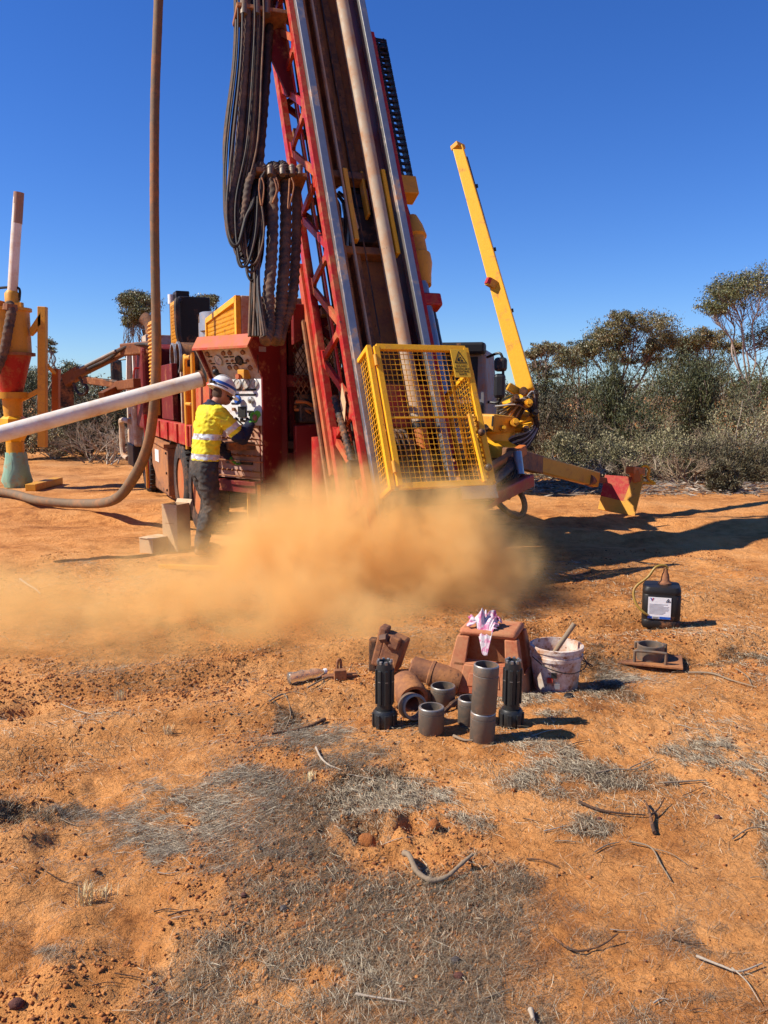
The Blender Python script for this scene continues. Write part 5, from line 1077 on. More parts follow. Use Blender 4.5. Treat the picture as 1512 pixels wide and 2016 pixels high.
def ell(mb, secs, n=20):
    'loft of elliptical sections (centre, half width x, half depth y, tilt about x)'
    vs = []
    for c, a, b, t in secs:
        c = Vector(c)
        for j in range(n):
            th_ = 2 * math.pi * j / n; vs.append(c + Vector((a * math.cos(th_), b * math.sin(th_) * math.cos(t), b * math.sin(th_) * math.sin(t))))
    k = len(secs); mb.add(vs, [(i*n+j, i*n+(j+1) % n, (i+1)*n+(j+1) % n, (i+1)*n+j) for i in range(k-1) for j in range(n)] + [tuple(range(n))[::-1], tuple(range((k-1)*n, k*n))]); return mb
def limb(mb, pts, rs, n=14, k=6):
    c = spline(pts, k); m_ = len(rs) - 1; r_ = []
    for i in range(len(c)):
        t = i / (len(c) - 1) * m_; a = min(int(t), m_ - 1); r_.append(rs[a] + (rs[a+1] - rs[a]) * (t - a))
    mb.tube(c, r_, n); mb.ball(c[0], rs[0] * .98, 12); mb.ball(c[-1], rs[-1] * .98, 12); return mb
def fuse(name, mb, mats, parent, vox=.012, smooth=6, fold=0.0, pick=None):
    o = mb.build(name, mats, parent)
    r_ = o.modifiers.new('r', 'REMESH'); r_.mode = 'VOXEL'; r_.voxel_size = vox
    s_ = o.modifiers.new('s', 'SMOOTH'); s_.iterations = smooth; s_.factor = .5
    bpy.context.view_layer.update()
    me = bpy.data.meshes.new_from_object(o.evaluated_get(bpy.context.evaluated_depsgraph_get())); o.modifiers.clear(); o.data = me
    n = len(me.vertices); co = np.zeros(n * 3, np.float32); me.vertices.foreach_get('co', co); co = co.reshape(-1, 3).astype(float)
    if fold:
        nn = np.zeros(n * 3, np.float32); me.vertices.foreach_get('normal', nn); nn = nn.reshape(-1, 3)
        f_ = np.abs(fbm(co[:, 0] * 7 + co[:, 2] * 9, co[:, 1] * 9 - co[:, 2] * 5, 3, 91) - .5) * 2 + .6 * np.abs(fbm(co[:, 0] * 16 - co[:, 2] * 12, co[:, 2] * 17 + co[:, 1] * 6, 2, 95) - .5) * 2
        co = co + nn * (fold * (.5 - f_))[:, None]; me.vertices.foreach_set('co', co.astype(np.float32).ravel())
    me.polygons.foreach_set('use_smooth', [True] * len(me.polygons))
    if pick:
        mi = np.zeros(len(me.polygons), np.int32)
        cc = np.zeros(len(me.polygons) * 3, np.float32); me.polygons.foreach_get('center', cc); mi[:] = pick(cc.reshape(-1, 3)); me.polygons.foreach_set('material_index', mi)
    if not me.materials:
        for m_ in (mats if isinstance(mats, list) else [mats]): me.materials.append(m_)
    me.update(); return o
V_ = Vector
sR, eR, wR, hR = V_((.20, .05, 1.49)), V_((.28, .26, 1.235)), V_((.215, .41, 1.41)), V_((.185, .47, 1.475))
sL, eL, wL, hL = V_((-.20, .07, 1.49)), V_((-.27, .20, 1.215)), V_((-.21, .37, 1.02)), V_((-.19, .44, .945))
hips = {1: V_((.095, -.01, .92)), -1: V_((-.095, 0, .92))}; knee = {1: V_((.12, .03, .50)), -1: V_((-.11, .12, .51))}; ank = {1: V_((.125, -.08, .10)), -1: V_((-.12, .05, .10))}
HC = V_((0, .165, 1.690)); 
def torso(mb, g): return ell(mb, [((0, -.015, .90), .165 + g, .115 + g, .0), ((0, -.01, 1.0), .17 + g, .12 + g, .0), ((0, .0, 1.12), .165 + g, .115 + g, -.05), ((0, .015, 1.25), .175 + g, .12 + g, -.1), ((0, .03, 1.38), .185 + g, .125 + g, -.15), ((0, .05, 1.47), .175 + g, .115 + g, -.2), ((0, .07, 1.54), .12 + g, .085 + g, -.3), ((0, .085, 1.575), .07 + g, .07 + g, -.3)])
# body: one continuous surface
bd = MB(); torso(bd, -.02); limb(bd, [(0, .08, 1.53), (0, .105, 1.6), HC - V_((0, .03, .06))], [.062, .058, .06])
bd.ball(HC, .1, 20, (.78, .98, 1.16)); bd.ball(HC + V_((0, .045, -.06)), .062, 14, (.9, 1.0, .95)); bd.ball(HC + V_((0, .105, -.015)), .022, 10, (.7, 1.1, 1.2)); bd.ball(HC + V_((0, .085, -.075)), .03, 10, (1, .7, .5))
for s_ in (1, -1): bd.ball(HC + V_((s_ * .078, -.005, -.01)), .03, 10, (.35, .75, 1.1))
for s_, (a, b, c, d) in ((1, (sR, eR, wR, hR)), (-1, (sL, eL, wL, hL))):
    limb(bd, [a, a.lerp(b, .5), b, b.lerp(c, .5), c], [.052, .05, .042, .038, .028])
    limb(bd, [c, c.lerp(d, .6)], [.028, .034]); bd.ball(c.lerp(d, .75), .036, 10, (.9, .9, 1.1))
    limb(bd, [hips[s_], hips[s_].lerp(knee[s_], .5), knee[s_], knee[s_].lerp(ank[s_], .4), ank[s_]], [.085, .075, .055, .055, .038]); limb(bd, [ank[s_] + V_((0, -.02, -.05)), ank[s_] + V_((0, .14, -.065))], [.038, .03])
fuse('body', bd, K['skin'], man, .011, 5)
# shirt: yellow above, navy forearms, silver bands
sh = MB(); torso(sh, .012)
for a, b, c in ((sR, eR, wR), (sL, eL, wL)): limb(sh, [a + V_((0, -.01, -.0)), a.lerp(b, .5), b, b.lerp(c, .5), c.lerp(b, .08)], [.082, .078, .064, .056, .046])
ell(sh, [((0, .075, 1.55), .085, .085, -.3), ((0, .085, 1.60), .075, .078, -.3)])
def pick_shirt(c):
    mi = np.zeros(len(c), np.int32); z = c[:, 2]
    trunk = np.abs(c[:, 0]) < .205
    mi[trunk & (z > 1.205) & (z < 1.262)] = 2; mi[trunk & (z > 1.0) & (z < 1.055)] = 2; mi[trunk & (z <= .985)] = 1
    mi[(z > 1.565) & (np.abs(c[:, 0]) < .11)] = 1
    for a, b, w_ in ((sR, eR, wR), (sL, eL, wL)):
        A_, B_, W_ = [np.array(q) for q in (a, b, w_)]; ax = (B_ - A_); l1 = np.linalg.norm(ax); ax = ax / l1; t = (c - A_) @ ax; d = np.linalg.norm(c - A_ - t[:, None] * ax, axis=1)
        ux = (W_ - B_) / np.linalg.norm(W_ - B_); t2 = (c - B_) @ ux; d2 = np.linalg.norm(c - B_ - t2[:, None] * ux, axis=1)
        arm = (d < .105) & (t > .10) & ((c[:, 0] > .13) | (c[:, 0] < -.13)); mi[arm & (t > .17) & (t < .225)] = 2; mi[arm & (t >= .265)] = 1; mi[(d2 < .09) & (t2 > .01)] = 1
    return mi
fuse('shirt', sh, [K['hiv'], K['navy'], K['tape']], man, .010, 4, .030, pick_shirt)
tr_ = MB(); ell(tr_, [((0, -.012, .82), .165, .13, 0), ((0, -.015, .92), .18, .135, .0), ((0, -.01, 1.0), .178, .13, .0), ((0, -.005, 1.035), .172, .126, 0)])
for s_ in (1, -1): limb(tr_, [hips[s_] + V_((0, -.01, -.02)), hips[s_].lerp(knee[s_], .5) + V_((0, -.012, 0)), knee[s_], knee[s_].lerp(ank[s_], .5) + V_((0, -.018, 0)), ank[s_] + V_((0, 0, .0))], [.115, .103, .082, .078, .07])
fuse('trousers', tr_, K['trs'], man, .011, 4, .028)
for s_ in (1, -1):
    b = MB(); limb(b, [ank[s_] + V_((0, -.01, .03)), ank[s_] + V_((0, -.015, -.05))], [.052, .05]); limb(b, [ank[s_] + V_((0, -.03, -.055)), ank[s_] + V_((0, .08, -.05)), ank[s_] + V_((0, .17, -.062))], [.046, .05, .038])
    b.v = [(x, y, max(z, .004)) for x, y, z in b.v]; fuse('boot', b, K['boot'], man, .009, 3)
# gloved hands: palm, four fingers, thumb
def glove(wr, hd_, dirn, side_, curl):
    b = MB(); f = (hd_ - wr).normalized(); s_ = (side_ - f * side_.dot(f)).normalized(); u = f.cross(s_)
    limb(b, [wr - f * .03, wr], [.038, .036], 12, 3)
    for k in range(4):
        o_ = (k - 1.5) * .019; limb(b, [wr, wr + f * .045 + s_ * o_, wr + f * .085 + s_ * o_], [.024, .019, .0145], 8, 3)
        L_ = (.066, .075, .07, .055)[k]; p0_ = wr + f * .085 + s_ * o_
        p1_ = p0_ + (f * math.cos(curl * .6) - u * math.sin(curl * .6)) * L_ * .45; p2_ = p1_ + (f * math.cos(curl * 1.5) - u * math.sin(curl * 1.5)) * L_ * .33; p3_ = p2_ + (f * math.cos(curl * 2.2) - u * math.sin(curl * 2.2)) * L_ * .28
        limb(b, [p0_, p1_, p2_, p3_], [.0125, .0115, .0105, .009], 8, 3)
    t0 = wr + f * .03 + s_ * -.028; limb(b, [t0, t0 + f * .03 - s_ * .025 - u * .012, t0 + f * .06 - s_ * .022 - u * .03], [.015, .0125, .010], 8, 3)
    return fuse('glove', b, K['glov'], man, .006, 2)
man.scale = (.945, .945, .945)
glove(wR, hR, None, V_((.2, .3, -.6)), .75); glove(wL, hL, None, V_((.7, -.3, .1)), .45)
# hard hat, glasses, hair, neck flap
tilt = R(-22); hm = Matrix.LocRotScale(HC + V_((0, .0, .035)), Euler((tilt, 0, 0)), None)
def hp(name, m_, mb, smooth=50, **k): o = mb.build(name, m_, man, smooth, **k); o.matrix_basis = hm; return o
dome = MB().lathe([(.128, 0), (.130, .012), (.126, .05), (.112, .092), (.085, .125), (.045, .145), (0, .15)], 32); dome.v = [(x * .92, y * 1.12, z) for x, y, z in dome.v]; hp('hard_hat', K['hat'], dome)
rimv = MB().lathe([(.12, -.004), (.148, -.010), (.150, -.004), (.128, .006)], 36, closed=True); rimv.v = [(x * .92, y * 1.12 + (.045 * max(0, y / .15) ** 2 if y > 0 else 0), z - (.012 * max(0, y / .15) if y > 0 else 0)) for x, y, z in rimv.v]; hp('hat_brim', K['hat'], rimv)
bdn = MB().lathe([(.129, .040), (.1315, .040), (.127, .068), (.1245, .068)], 36, closed=True); bdn.v = [(x * .92, y * 1.12, z) for x, y, z in bdn.v]; hp('hat_stripe', K['blue'], bdn)
rdg = MB().tube([(0, .14 * math.cos(a), .005 + .152 * math.sin(a)) for a in np.linspace(.25, math.pi - .25, 16)], .011, 8); hp('hat_ridge', K['hat'], rdg)
hp('headlamp', K['blk'], MB().ball((0, -.150, .035), .022, 10).ball((.05, -.142, .03), .016, 8)); hp('strap', K['blk'], MB().lathe([(.130, .014), (.1335, .014), (.1325, .028), (.129, .028)], 30, closed=True) if False else MB().tube([(.121 * math.cos(a), .147 * math.sin(a), .022) for a in np.linspace(math.pi, 2 * math.pi, 16)], .006, 6))
hp('safety_glasses', K['gls'], MB().obox((0, .107, -.045), (.14, .02, .04)).obox((.075, .05, -.04), (.006, .11, .014)).obox((-.075, .05, -.04), (.006, .11, .014)))
hrm = MB().ball(HC + V_((0, -.022, .0)), .092, 18, (.82, .9, .95)); hrm.build('hair', K['hair'], man, 60)

# ------------------------------------------------------------------ vegetation
def leafmat(name, stops, rough=.6):
    m, N, L, B = nodes(name); ta = N.new('ShaderNodeAttribute'); ta.attribute_name = 'tone'
    r_ = ramp(N, stops); L.new(ta.outputs['Fac'], r_.inputs[0]); L.new(r_.outputs[0], B.inputs['Base Color']); B.inputs['Roughness'].default_value = rough
    return m
K['gum'] = leafmat('mallee_leaf', [(0, (0.0538, 0.0627, 0.0202)), (0.5, (0.1288, 0.1322, 0.0403)), (0.85, (0.224, 0.1848, 0.0672)), (1, (0.3136, 0.224, 0.1008))], .45)
K['gum2'] = leafmat('bronze_mallee_leaf', [(0, (0.061, 0.061, 0.022)), (0.5, (0.1525, 0.1366, 0.0464)), (0.8, (0.244, 0.183, 0.0708)), (1, (0.3538, 0.2318, 0.1098))], .45)
K['broom'] = leafmat('broom_needle', [(0, (0.0288, 0.036, 0.0115)), (0.5, (0.0756, 0.085, 0.0245)), (0.8, (0.1224, 0.1152, 0.0396)), (1, (0.1944, 0.1656, 0.072))], .6)
K['grey'] = leafmat('grey_bush_leaf', [(0, (0.0918, 0.0868, 0.0388)), (0.5, (0.2346, 0.209, 0.097)), (1, (0.4692, 0.408, 0.2244))], .7)
K['dull'] = leafmat('dull_bush_leaf', [(0, (0.0408, 0.0354, 0.017)), (0.6, (0.1088, 0.0918, 0.0408)), (1, (0.204, 0.1598, 0.0816))], .65)
K['twig'] = leafmat('dry_twigs', [(0, (.08, .06, .045)), (.6, (.24, .19, .14)), (1, (.45, .38, .30))], .85)
def cards(name, P_, D_, ln, w, mat_, parent, tone=None, kind=None):
    'small leaf faces: position, direction, length, width'
    n = len(P_); D_ = D_ / (np.linalg.norm(D_, axis=1, keepdims=True) + 1e-9); S_ = np.cross(D_, RNG.normal(size=(n, 3))); S_ /= (np.linalg.norm(S_, axis=1, keepdims=True) + 1e-9)
    ln = np.broadcast_to(ln, (n,))[:, None]; w = np.broadcast_to(w, (n,))[:, None]
    V = np.stack([P_, P_ + D_ * ln * .45 + S_ * w, P_ + D_ * ln, P_ + D_ * ln * .45 - S_ * w], 1)
    me = np_mesh(name, V.reshape(-1, 3), np.arange(n * 4).reshape(n, 4), 4)
    tone = RNG.random(n) if tone is None else tone
    a = me.attributes.new('tone', 'FLOAT', 'POINT'); a.data.foreach_set('value', np.repeat(np.clip(tone, 0, 1), 4).astype(np.float32))
    o = link(name, me, mat_, parent)
    if kind: o['kind'] = kind
    return o
def branch(a, b, r0, r1, wob=.08, k=6, n=6, mb=None):
    mb = mb or MB(); a, b = V_(a), V_(b); L_ = (b - a).length
    pts = [a] + [a.lerp(b, t) + V_((random.gauss(0, wob), random.gauss(0, wob), random.gauss(0, wob * .5))) * L_ * .6 for t in (.3, .6, .82)] + [b]
    c = spline(pts, k); mb.tube(c, [r0 + (r1 - r0) * (i / (len(c) - 1)) for i in range(len(c))], n); return c
def mallee(label, base_px, Y, blobs, leaf='gum', fork=.35, nl=900, bark='bark', lean=0, cat='tree', name='mallee_tree', ls=1.0):
    'blobs: crown clumps as (px, py, half width px, half height px) in the photograph, at about Y metres'
    base = at(base_px, 900, Y); base.z = 0
    e = tag(empty(name, base), label, cat, 'mallee trees'); s_ = Y / F_PX
    B_ = [(at(px, py, Y + random.uniform(-.06, .06) * Y * .5) - base, rx * s_ * 1.15, ry * s_ * 1.15) for px, py, rx, ry in blobs]
    cz = sum(b[0].z for b in B_) / len(B_); cx = sum(b[0].x for b in B_) / len(B_)
    tb = MB(); stems = []; nst = max(2, len(B_) // 3)
    for k in range(nst):
        tgt = V_((cx + random.gauss(0, .25) * max(b[1] for b in B_), random.gauss(0, .3), cz * fork + random.gauss(0, .12)))
        stems.append(branch(V_((random.gauss(0, .12), random.gauss(0, .12), -.1)), tgt, .05 + .006 * Y / 5, .045, .05, 6, 8, tb))
    tb.build('trunk', K[bark], e, 60)
    lb = MB(); P_, D_, T_ = [], [], []
    for c, rx, rz in B_:
        st_ = min(stems, key=lambda q: (q[-1] - c).length + random.random() * .5); a = st_[random.randint(len(st_) // 2, len(st_) - 1)]
        low_ = c + V_((0, 0, -rz * .3)); l1 = branch(a, low_, .028, .012, .10, 5, 6, lb)
        ry = (rx + rz) * .55; nc = max(10, int(nl / 15))
        for q in range(nc):
            u = RNG.normal(size=3); u /= np.linalg.norm(u); u[2] = u[2] * .9 + .1; rad = RNG.uniform(.35, 1.22)
            cl = np.array(c) + u * np.array([rx, ry, rz]) * rad
            if q % 2 == 0: branch(l1[random.randint(len(l1) // 2, len(l1) - 1)], V_(cl), .009, .003, .10, 3, 4, lb)
            m_ = int(3.3 * nl / nc * RNG.uniform(.6, 1.5)); cs = min(rx, rz) * RNG.uniform(.13, .34)
            pp_ = cl + RNG.normal(size=(m_, 3)) * cs * np.array([1.15, 1.15, .62]); P_.append(pp_)
            D_.append(RNG.normal(size=(m_, 3)) * .6 + np.array([0, 0, -.7])); T_.append(np.clip(RNG.normal(.45, .22, m_) + RNG.normal(0, .16), 0, 1))
    lb.build('limbs', K[bark], e, 60); P_ = np.concatenate(P_); n = len(P_)
    cards('crown', P_, np.concatenate(D_), RNG.uniform(.045, .09, n) * Y / 26 * ls, RNG.uniform(.009, .016, n) * Y / 26 * ls, K[leaf], e, np.concatenate(T_)); return e
def bush(label, px, Y, base_py, top_py, half, kind, n=5000, group='shrubs of the scrub'):
    base = at(px, base_py, Y); base.z = 0; s_ = Y / F_PX; H = max(.5, at(px, top_py, Y).z) * (1.28 if kind == 'broom' else 1.12); W = half * s_
    e = tag(empty('shrub', base), label, 'shrub', group); sb_ = MB()
    if kind == 'broom':
        ns = 110; P_, D_, T_ = [], [], []
        for k in range(ns):
            a = random.uniform(0, 6.28); sp = abs(random.gauss(0, .5)); hgt = H * random.uniform(.6, 1.0) ** .8 * (1 - .22 * min(1.5, sp))
            r0 = random.random() * .15 * W; b0 = V_((math.cos(a) * r0, math.sin(a) * r0, 0)); tip = V_((math.cos(a) * W * sp, math.sin(a) * W * sp * .8, hgt))
            if k % 3 == 0: branch(b0, b0.lerp(tip, .8), .016, .006, .05, 3, 4, sb_)
            m_ = n // ns; t = RNG.uniform(.35, 1.0, m_)[:, None]; ax = np.array(tip - b0); ax_n = ax / np.linalg.norm(ax)
            P_.append(np.array(b0) + ax * t + RNG.normal(size=(m_, 3)) * .085); D_.append(ax_n * 1.0 + RNG.normal(size=(m_, 3)) * .55 + np.array([0, 0, .2])); T_.append(np.clip(RNG.normal(.4, .2, m_) + random.gauss(0, .18), 0, 1))
        sb_.build('stems', K['bark'], e, 60); P_ = np.concatenate(P_); n = len(P_); cards('foliage', P_, np.concatenate(D_), RNG.uniform(.07, .14, n) * Y / 20, RNG.uniform(.006, .011, n) * Y / 20, K['broom'], e, np.concatenate(T_))
    elif kind == 'dead':
        V, D_, ln = [], [], []
        def rec(p, d, l, lev):
            q = p + d * l; V.append(p); D_.append(d); ln.append(l)
            sb_.tube([p, p.lerp(q, .5) + V_((random.gauss(0, .04), random.gauss(0, .04), random.gauss(0, .03))) * l, q], [.018 * .62 ** lev, .015 * .62 ** lev, .010 * .62 ** lev], 4)
            if lev < 4:
                for _ in range(random.choice((2, 3, 3))):
                    dd = (d + V_((random.gauss(0, .55), random.gauss(0, .55), random.gauss(.05, .35)))).normalized(); rec(p.lerp(q, random.uniform(.45, 1)), dd, l * random.uniform(.55, .8), lev + 1)
        for k in range(9):
            a = random.uniform(0, 6.28); rec(V_((random.gauss(0, .2) * W, random.gauss(0, .2) * W, 0)), V_((math.cos(a) * .8, math.sin(a) * .8, random.uniform(.5, 1.2))).normalized(), H * .42, 0)
        sb_.build('twigs', K['woodp'] if random.random() < .6 else K['wood'], e, 60, kind='stuff')
    else:
        P_, D_, T_ = [], [], []; nc = 90
        for k in range(nc):
            u = RNG.normal(size=3); u /= np.linalg.norm(u); u[2] = abs(u[2]); rad = RNG.uniform(.45, 1.0) ** .7
            cl = np.array([u[0] * W, u[1] * W * .9, H * .12 + u[2] * H * .86]) * np.array([rad, rad, rad ** .6])
            if k % 2 == 0: branch(V_((random.gauss(0, .08) * W, random.gauss(0, .08) * W, 0)), V_(cl), .016, .005, .08, 4, 4, sb_)
            m_ = n // nc; cs = min(W, H) * RNG.uniform(.07, .15); P_.append(cl + RNG.normal(size=(m_, 3)) * cs); D_.append(RNG.normal(size=(m_, 3)) * .7 + np.array(u) * .6 + np.array([0, 0, .4])); T_.append(np.clip(RNG.normal(.40, .18, m_) + random.gauss(0, .28), 0, 1))
        sb_.build('stems', K['woodp'] if kind == 'grey' else K['wood'], e, 60); P_ = np.concatenate(P_); P_[:, 2] = np.maximum(P_[:, 2], .02); n = len(P_)
        cards('foliage', P_, np.concatenate(D_), RNG.uniform(.035, .075, n) * Y / 17, RNG.uniform(.006, .011, n) * Y / 17, K[{'grey': 'grey', 'olive': 'broom'}.get(kind, 'dull')], e, np.concatenate(T_))
    return e
# trees beyond the clearing, right of the rig
mallee('tall pale barked gum cut by the right edge with high open crown', 1545, 24, [(1470, 562, 46, 26), (1435, 580, 40, 20), (1500, 556, 40, 26), (1408, 606, 24, 16), (1500, 665, 34, 26), (1540, 600, 40, 40), (1425, 572, 25, 18)], 'gum', .45, 900, 'barkp')
mallee('broad domed mallee tree in the middle of the right scrub', 1250, 27, [(1255, 640, 45, 22), (1195, 655, 34, 22), (1300, 648, 30, 26), (1310, 672, 22, 18), (1225, 668, 28, 14), (1185, 665, 22, 16), (1160, 690, 18, 12), (1230, 630, 30, 14), (1285, 682, 16, 12), (1215, 700, 40, 16), (1275, 708, 40, 14)], 'gum2', .42, 800)
mallee('low mallee tree with drooping crown beside the domed one', 1385, 28, [(1370, 672, 32, 18), (1410, 672, 28, 18), (1440, 685, 18, 12), (1350, 690, 20, 14), (1388, 662, 30, 12), (1340, 680, 16, 12), (1375, 712, 40, 14)], 'gum2', .45, 700)
mallee('bronze leaved mallee tree left of the domed tree', 1140, 27, [(1135, 692, 28, 15), (1115, 705, 18, 18), (1155, 686, 22, 13), (1128, 712, 20, 10)], 'gum2', .5, 800)
mallee('slim sparse mallee tree just right of the yellow jib', 1070, 25, [(1068, 690, 26, 11), (1052, 698, 16, 9), (1085, 684, 14, 9), (1060, 722, 20, 10), (1080, 735, 18, 12)], 'gum2', .45, 550)
mallee('mallee tree low behind the scrub at the far right', 1490, 30, [(1480, 762, 30, 16), (1510, 770, 26, 18), (1455, 775, 22, 14), (1400, 745, 40, 16), (1350, 735, 40, 16)], 'gum', .5, 700)
mallee('mallee tree with dense dark crown behind the truck cab', 275, 30, [(270, 590, 26, 14), (290, 600, 20, 18), (252, 592, 14, 14), (268, 618, 22, 14), (255, 632, 14, 10), (288, 630, 16, 10)], 'gum', .4, 900)
mallee('rounded mallee tree showing above the air cleaners', 395, 30, [(398, 598, 22, 13), (378, 606, 16, 10), (412, 592, 12, 10), (392, 612, 24, 8)], 'gum', .4, 900)
mallee('small thin sapling standing behind the cyclone post', 100, 24, [(98, 672, 10, 8), (88, 682, 8, 6), (104, 690, 6, 5)], 'gum', .4, 130)
mallee('pale low tree behind the crane arm', 135, 27, [(138, 728, 22, 12), (120, 742, 22, 14), (155, 745, 18, 12), (70, 745, 26, 16), (40, 740, 26, 18)], 'gum', .4, 600)
# shrubs
RB = [(1075, 19, 900, 790, 55, 'dull', 'rounded olive bush right of the jib base'), (1055, 21, 880, 745, 62, 'olive', 'taller olive bush behind the jib hoses'), (1130, 21, 900, 722, 78, 'olive', 'tall green rounded bush left of the middle'),
      (1200, 19, 910, 740, 75, 'broom', 'tallest upright broom bush in the right scrub'), (1290, 20, 910, 728, 82, 'olive', 'dark green rounded bush below the domed tree'), (1370, 20, 910, 735, 75, 'broom', 'broom bush with feathery tips right of the middle'),
      (1250, 17.5, 925, 800, 60, 'olive', 'dense rounded olive bush in front of the tall ones'), (1160, 17, 925, 830, 60, 'dull', 'brownish bush with fine twigs in the middle'), (1110, 16, 920, 860, 55, 'grey', 'low grey bush behind the support arm'),
      (1190, 15.6, 935, 868, 60, 'grey', 'low pale grey bush behind the red and yellow pad'), (1300, 15.8, 945, 850, 80, 'grey', 'wide grey bush with bare stems behind the pad handle'), (1455, 16.4, 938, 795, 95, 'grey', 'big silvery bush with pale tips at the right edge'),
      (1400, 15.5, 955, 870, 80, 'dull', 'brown twiggy bush before the silvery one'), (1500, 15.2, 965, 880, 60, 'dull', 'dull bush at the right frame edge'), (1500, 19.5, 920, 728, 85, 'olive', 'green bush rising at the right frame edge'),
      (1420, 13.6, 990, 960, 32, 'dull', 'low grey tussock on the earth before the scrub'), (1230, 15.2, 950, 890, 70, 'dead', 'bare pale dead bush behind the pad'), (1350, 14.8, 965, 880, 90, 'dead', 'tangle of bleached dead branches at the scrub edge'),
      (1430, 16.2, 940, 820, 70, 'dead', 'white forked dead shrub in the silvery bush'), (1150, 15.2, 940, 890, 60, 'dead', 'dry dead twigs left of the pad'), (1290, 17.2, 930, 800, 60, 'dead', 'upright bare grey shrub among the broom'),
      (985, 20, 880, 770, 50, 'dull', 'bush seen between the guard and the jib'), (1015, 17, 900, 830, 30, 'grey', 'grey bush low behind the jib base')]
RB += [(1420, 21.5, 900, 712, 85, 'olive', 'green bush massed behind the silvery one'), (1330, 22, 900, 705, 75, 'olive', 'green bush at the foot of the domed tree')]
for i, (px, Y, b_, t_, w_, kd, lab) in enumerate(RB): bush(lab, px, Y, b_, t_, w_, kd, 11000 if kd == 'broom' else 8000)
LB = [(60, 26, 870, 745, 65, 'olive', 'dusky bush behind the cyclone hopper'), (140, 25, 870, 750, 65, 'olive', 'olive bush under the crane arm'), (200, 24, 875, 765, 60, 'olive', 'green bush left of the truck cab'), (250, 26, 870, 770, 40, 'dull', 'bush hidden mostly by the truck cab'),
      (105, 21, 880, 800, 50, 'grey', 'grey brush behind the slanting pipe'), (175, 20, 885, 810, 55, 'dead', 'leaning white dead branches left of the cab'), (215, 19.5, 888, 820, 40, 'dead', 'dead brush at the front wheel of the truck'), (30, 21, 880, 800, 40, 'dull', 'dark bush at the left frame edge'), (-20, 24, 870, 750, 60, 'dull', 'bush half outside the left frame edge'), (170, 22, 880, 790, 50, 'dull', 'brown bush under the crane link')]
for i, (px, Y, b_, t_, w_, kd, lab) in enumerate(LB): bush(lab, px, Y, b_, t_, w_, kd, 7500)
# far wood that closes the view
n = 60000; th_ = RNG.uniform(-.75, .75, n); Rf = RNG.uniform(38, 62, n); X_ = Rf * np.tan(th_) * .9; Hf = 1.6 + 1.6 * fbm(X_ * .22 + 5, Rf * .1, 3, 83)
P_ = np.stack([X_, Rf, Hf * RNG.random(n) ** .7], 1)
cards('far_scrub', P_, RNG.normal(size=(n, 3)), RNG.uniform(.10, .22, n), RNG.uniform(.03, .07, n), K['dull'], None)
tag(bpy.data.objects['far_scrub'], 'far belt of low scrub closing the view', 'scrub', None, 'stuff')
# leaf litter and fallen twigs under the scrub
n = 9000; X_ = RNG.uniform(1.6, 9, n); Yf = RNG.uniform(13.2, 17, n); k_ = X_ < Yf * .62; X_, Yf = X_[k_], Yf[k_]; n = len(X_)
cards('leaf_litter', np.stack([X_, Yf, np.maximum(0, height(X_, Yf)) + RNG.uniform(.005, .05, n)], 1), RNG.normal(size=(n, 3)) * np.array([1, 1, .15]), RNG.uniform(.08, .3, n), RNG.uniform(.004, .012, n), K['twig'], None)
tag(bpy.data.objects['leaf_litter'], 'dry twigs and leaf litter under the scrub', 'leaf litter', None, 'stuff')

# ------------------------------------------------------------------ dust thrown up by the drill
DUSTBALLS = [((.15, 6.55, .25), (1.35, 1.0, .95), 1.0), ((.40, 6.5, .34), (.85, .8, .75), 1.1), ((-.55, 6.6, .28), (1.1, .9, .82), .9), ((-.75, 7.2, .45), (.7, .6, .70), .40), ((-1.3, 6.1, .10), (1.3, 1.0, .65), .55), ((-2.3, 5.9, .05), (1.5, 1.3, .42), .22), ((.85, 6.45, .2), (.5, .6, .45), .7), ((-.7, 5.6, .05), (1.2, .8, .5), .5), ((-.1, 7.1, .68), (.8, .5, .40), .5), ((-2.6, 5.4, .0), (1.7, 1.6, .45), .17), ((-.4, 5.3, .0), (1.3, .9, .40), .30), ((-1.7, 5.2, .0), (1.3, 1.2, .42), .22)]
lo, hi = Vector((-4.2, 4.5, -.06)), Vector((1.75, 8.1, 1.75))
m, N, L, B = nodes('orange_dust'); N.remove(B); out = N['Material Output']
geo = N.new('ShaderNodeTexCoord').outputs['Object']
w1 = noise(N, L, geo, 1.4, 3, .62); wsub = N.new('ShaderNodeVectorMath'); wsub.operation = 'SUBTRACT'; L.new(w1.outputs['Color'], wsub.inputs[0]); wsub.inputs[1].default_value = (.5, .5, .5)
wsc = N.new('ShaderNodeVectorMath'); wsc.operation = 'SCALE'; L.new(wsub.outputs[0], wsc.inputs[0]); wsc.inputs['Scale'].default_value = 1.15
wad = N.new('ShaderNodeVectorMath'); L.new(geo, wad.inputs[0]); L.new(wsc.outputs[0], wad.inputs[1])
acc = None
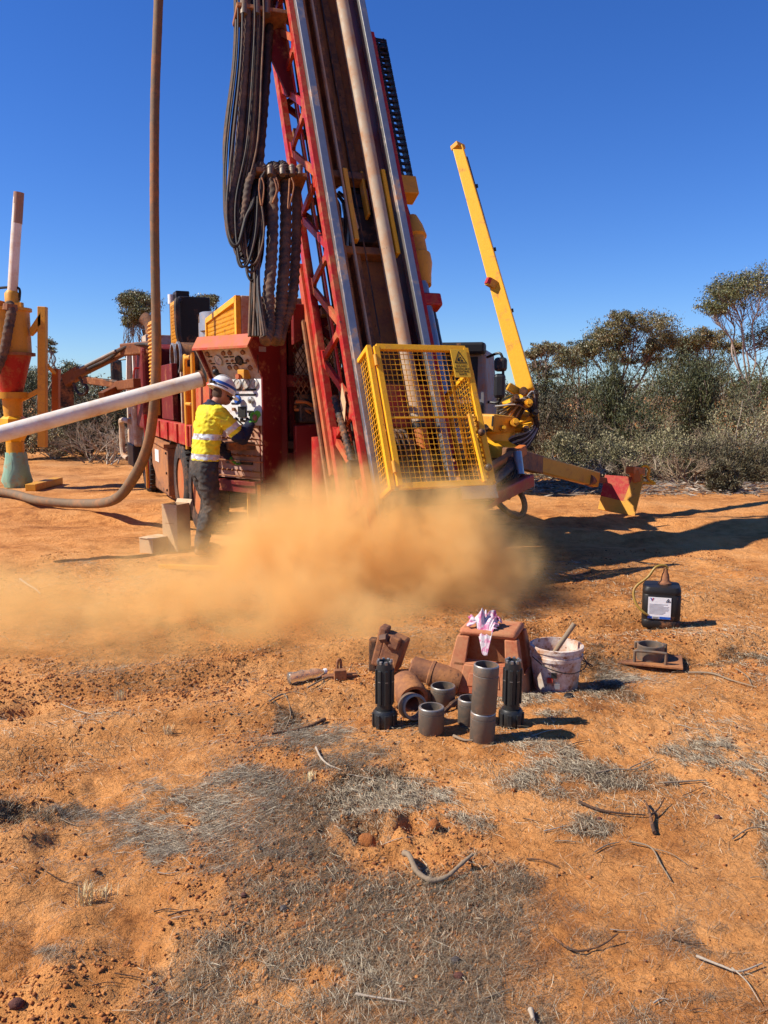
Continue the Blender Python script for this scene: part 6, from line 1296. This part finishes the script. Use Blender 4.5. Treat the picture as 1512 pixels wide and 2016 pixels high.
for c, r_, k in DUSTBALLS:
    s_ = N.new('ShaderNodeVectorMath'); s_.operation = 'SUBTRACT'; L.new(wad.outputs[0], s_.inputs[0]); s_.inputs[1].default_value = c
    d = N.new('ShaderNodeVectorMath'); d.operation = 'DIVIDE'; L.new(s_.outputs[0], d.inputs[0]); d.inputs[1].default_value = r_
    l = N.new('ShaderNodeVectorMath'); l.operation = 'LENGTH'; L.new(d.outputs[0], l.inputs[0])
    f = N.new('ShaderNodeMapRange'); f.interpolation_type = 'SMOOTHSTEP'; L.new(l.outputs['Value'], f.inputs[0]); f.inputs[1].default_value = 1.0; f.inputs[2].default_value = .25; f.inputs[3].default_value = 0; f.inputs[4].default_value = k
    if acc is None: acc = f.outputs[0]
    else:
        a_ = N.new('ShaderNodeMath'); L.new(acc, a_.inputs[0]); L.new(f.outputs[0], a_.inputs[1]); acc = a_.outputs[0]
w2 = noise(N, L, geo, 2.3, 4, .66, .8); wr_ = N.new('ShaderNodeMapRange'); L.new(w2.outputs[0], wr_.inputs[0]); wr_.inputs[1].default_value = .36; wr_.inputs[2].default_value = .64; wr_.inputs[3].default_value = .06; wr_.inputs[4].default_value = 1.7
mu = N.new('ShaderNodeMath'); mu.operation = 'MULTIPLY'; L.new(acc, mu.inputs[0]); L.new(wr_.outputs[0], mu.inputs[1])
mu2 = N.new('ShaderNodeMath'); mu2.operation = 'MULTIPLY'; L.new(mu.outputs[0], mu2.inputs[0]); mu2.inputs[1].default_value = 3.0
pv = N.new('ShaderNodeVolumePrincipled'); pv.inputs['Color'].default_value = (.985, .70, .30, 1); pv.inputs['Anisotropy'].default_value = .0
L.new(mu2.outputs[0], pv.inputs['Density']); L.new(pv.outputs[0], out.inputs['Volume'])
bm = bmesh.new()
for c, r_, k in DUSTBALLS:
    for i in range(14):
        for j in range(7):
            a, b = 2 * math.pi * i / 14, -math.pi / 2 + math.pi * j / 6
            bm.verts.new((c[0] + r_[0] * 1.32 * math.cos(a) * math.cos(b), c[1] + r_[1] * 1.32 * math.sin(a) * math.cos(b), max(-.05, c[2] + r_[2] * 1.25 * math.sin(b))))
hu = bmesh.ops.convex_hull(bm, input=bm.verts); bmesh.ops.delete(bm, geom=[v for v in bm.verts if not v.link_faces], context='VERTS')
dme = bpy.data.meshes.new('dust_cloud'); bm.to_mesh(dme); bm.free(); dust = link('dust_cloud', dme, m); tag(dust, 'billowing orange dust cloud blown up from under the guard', 'dust', None, 'stuff')
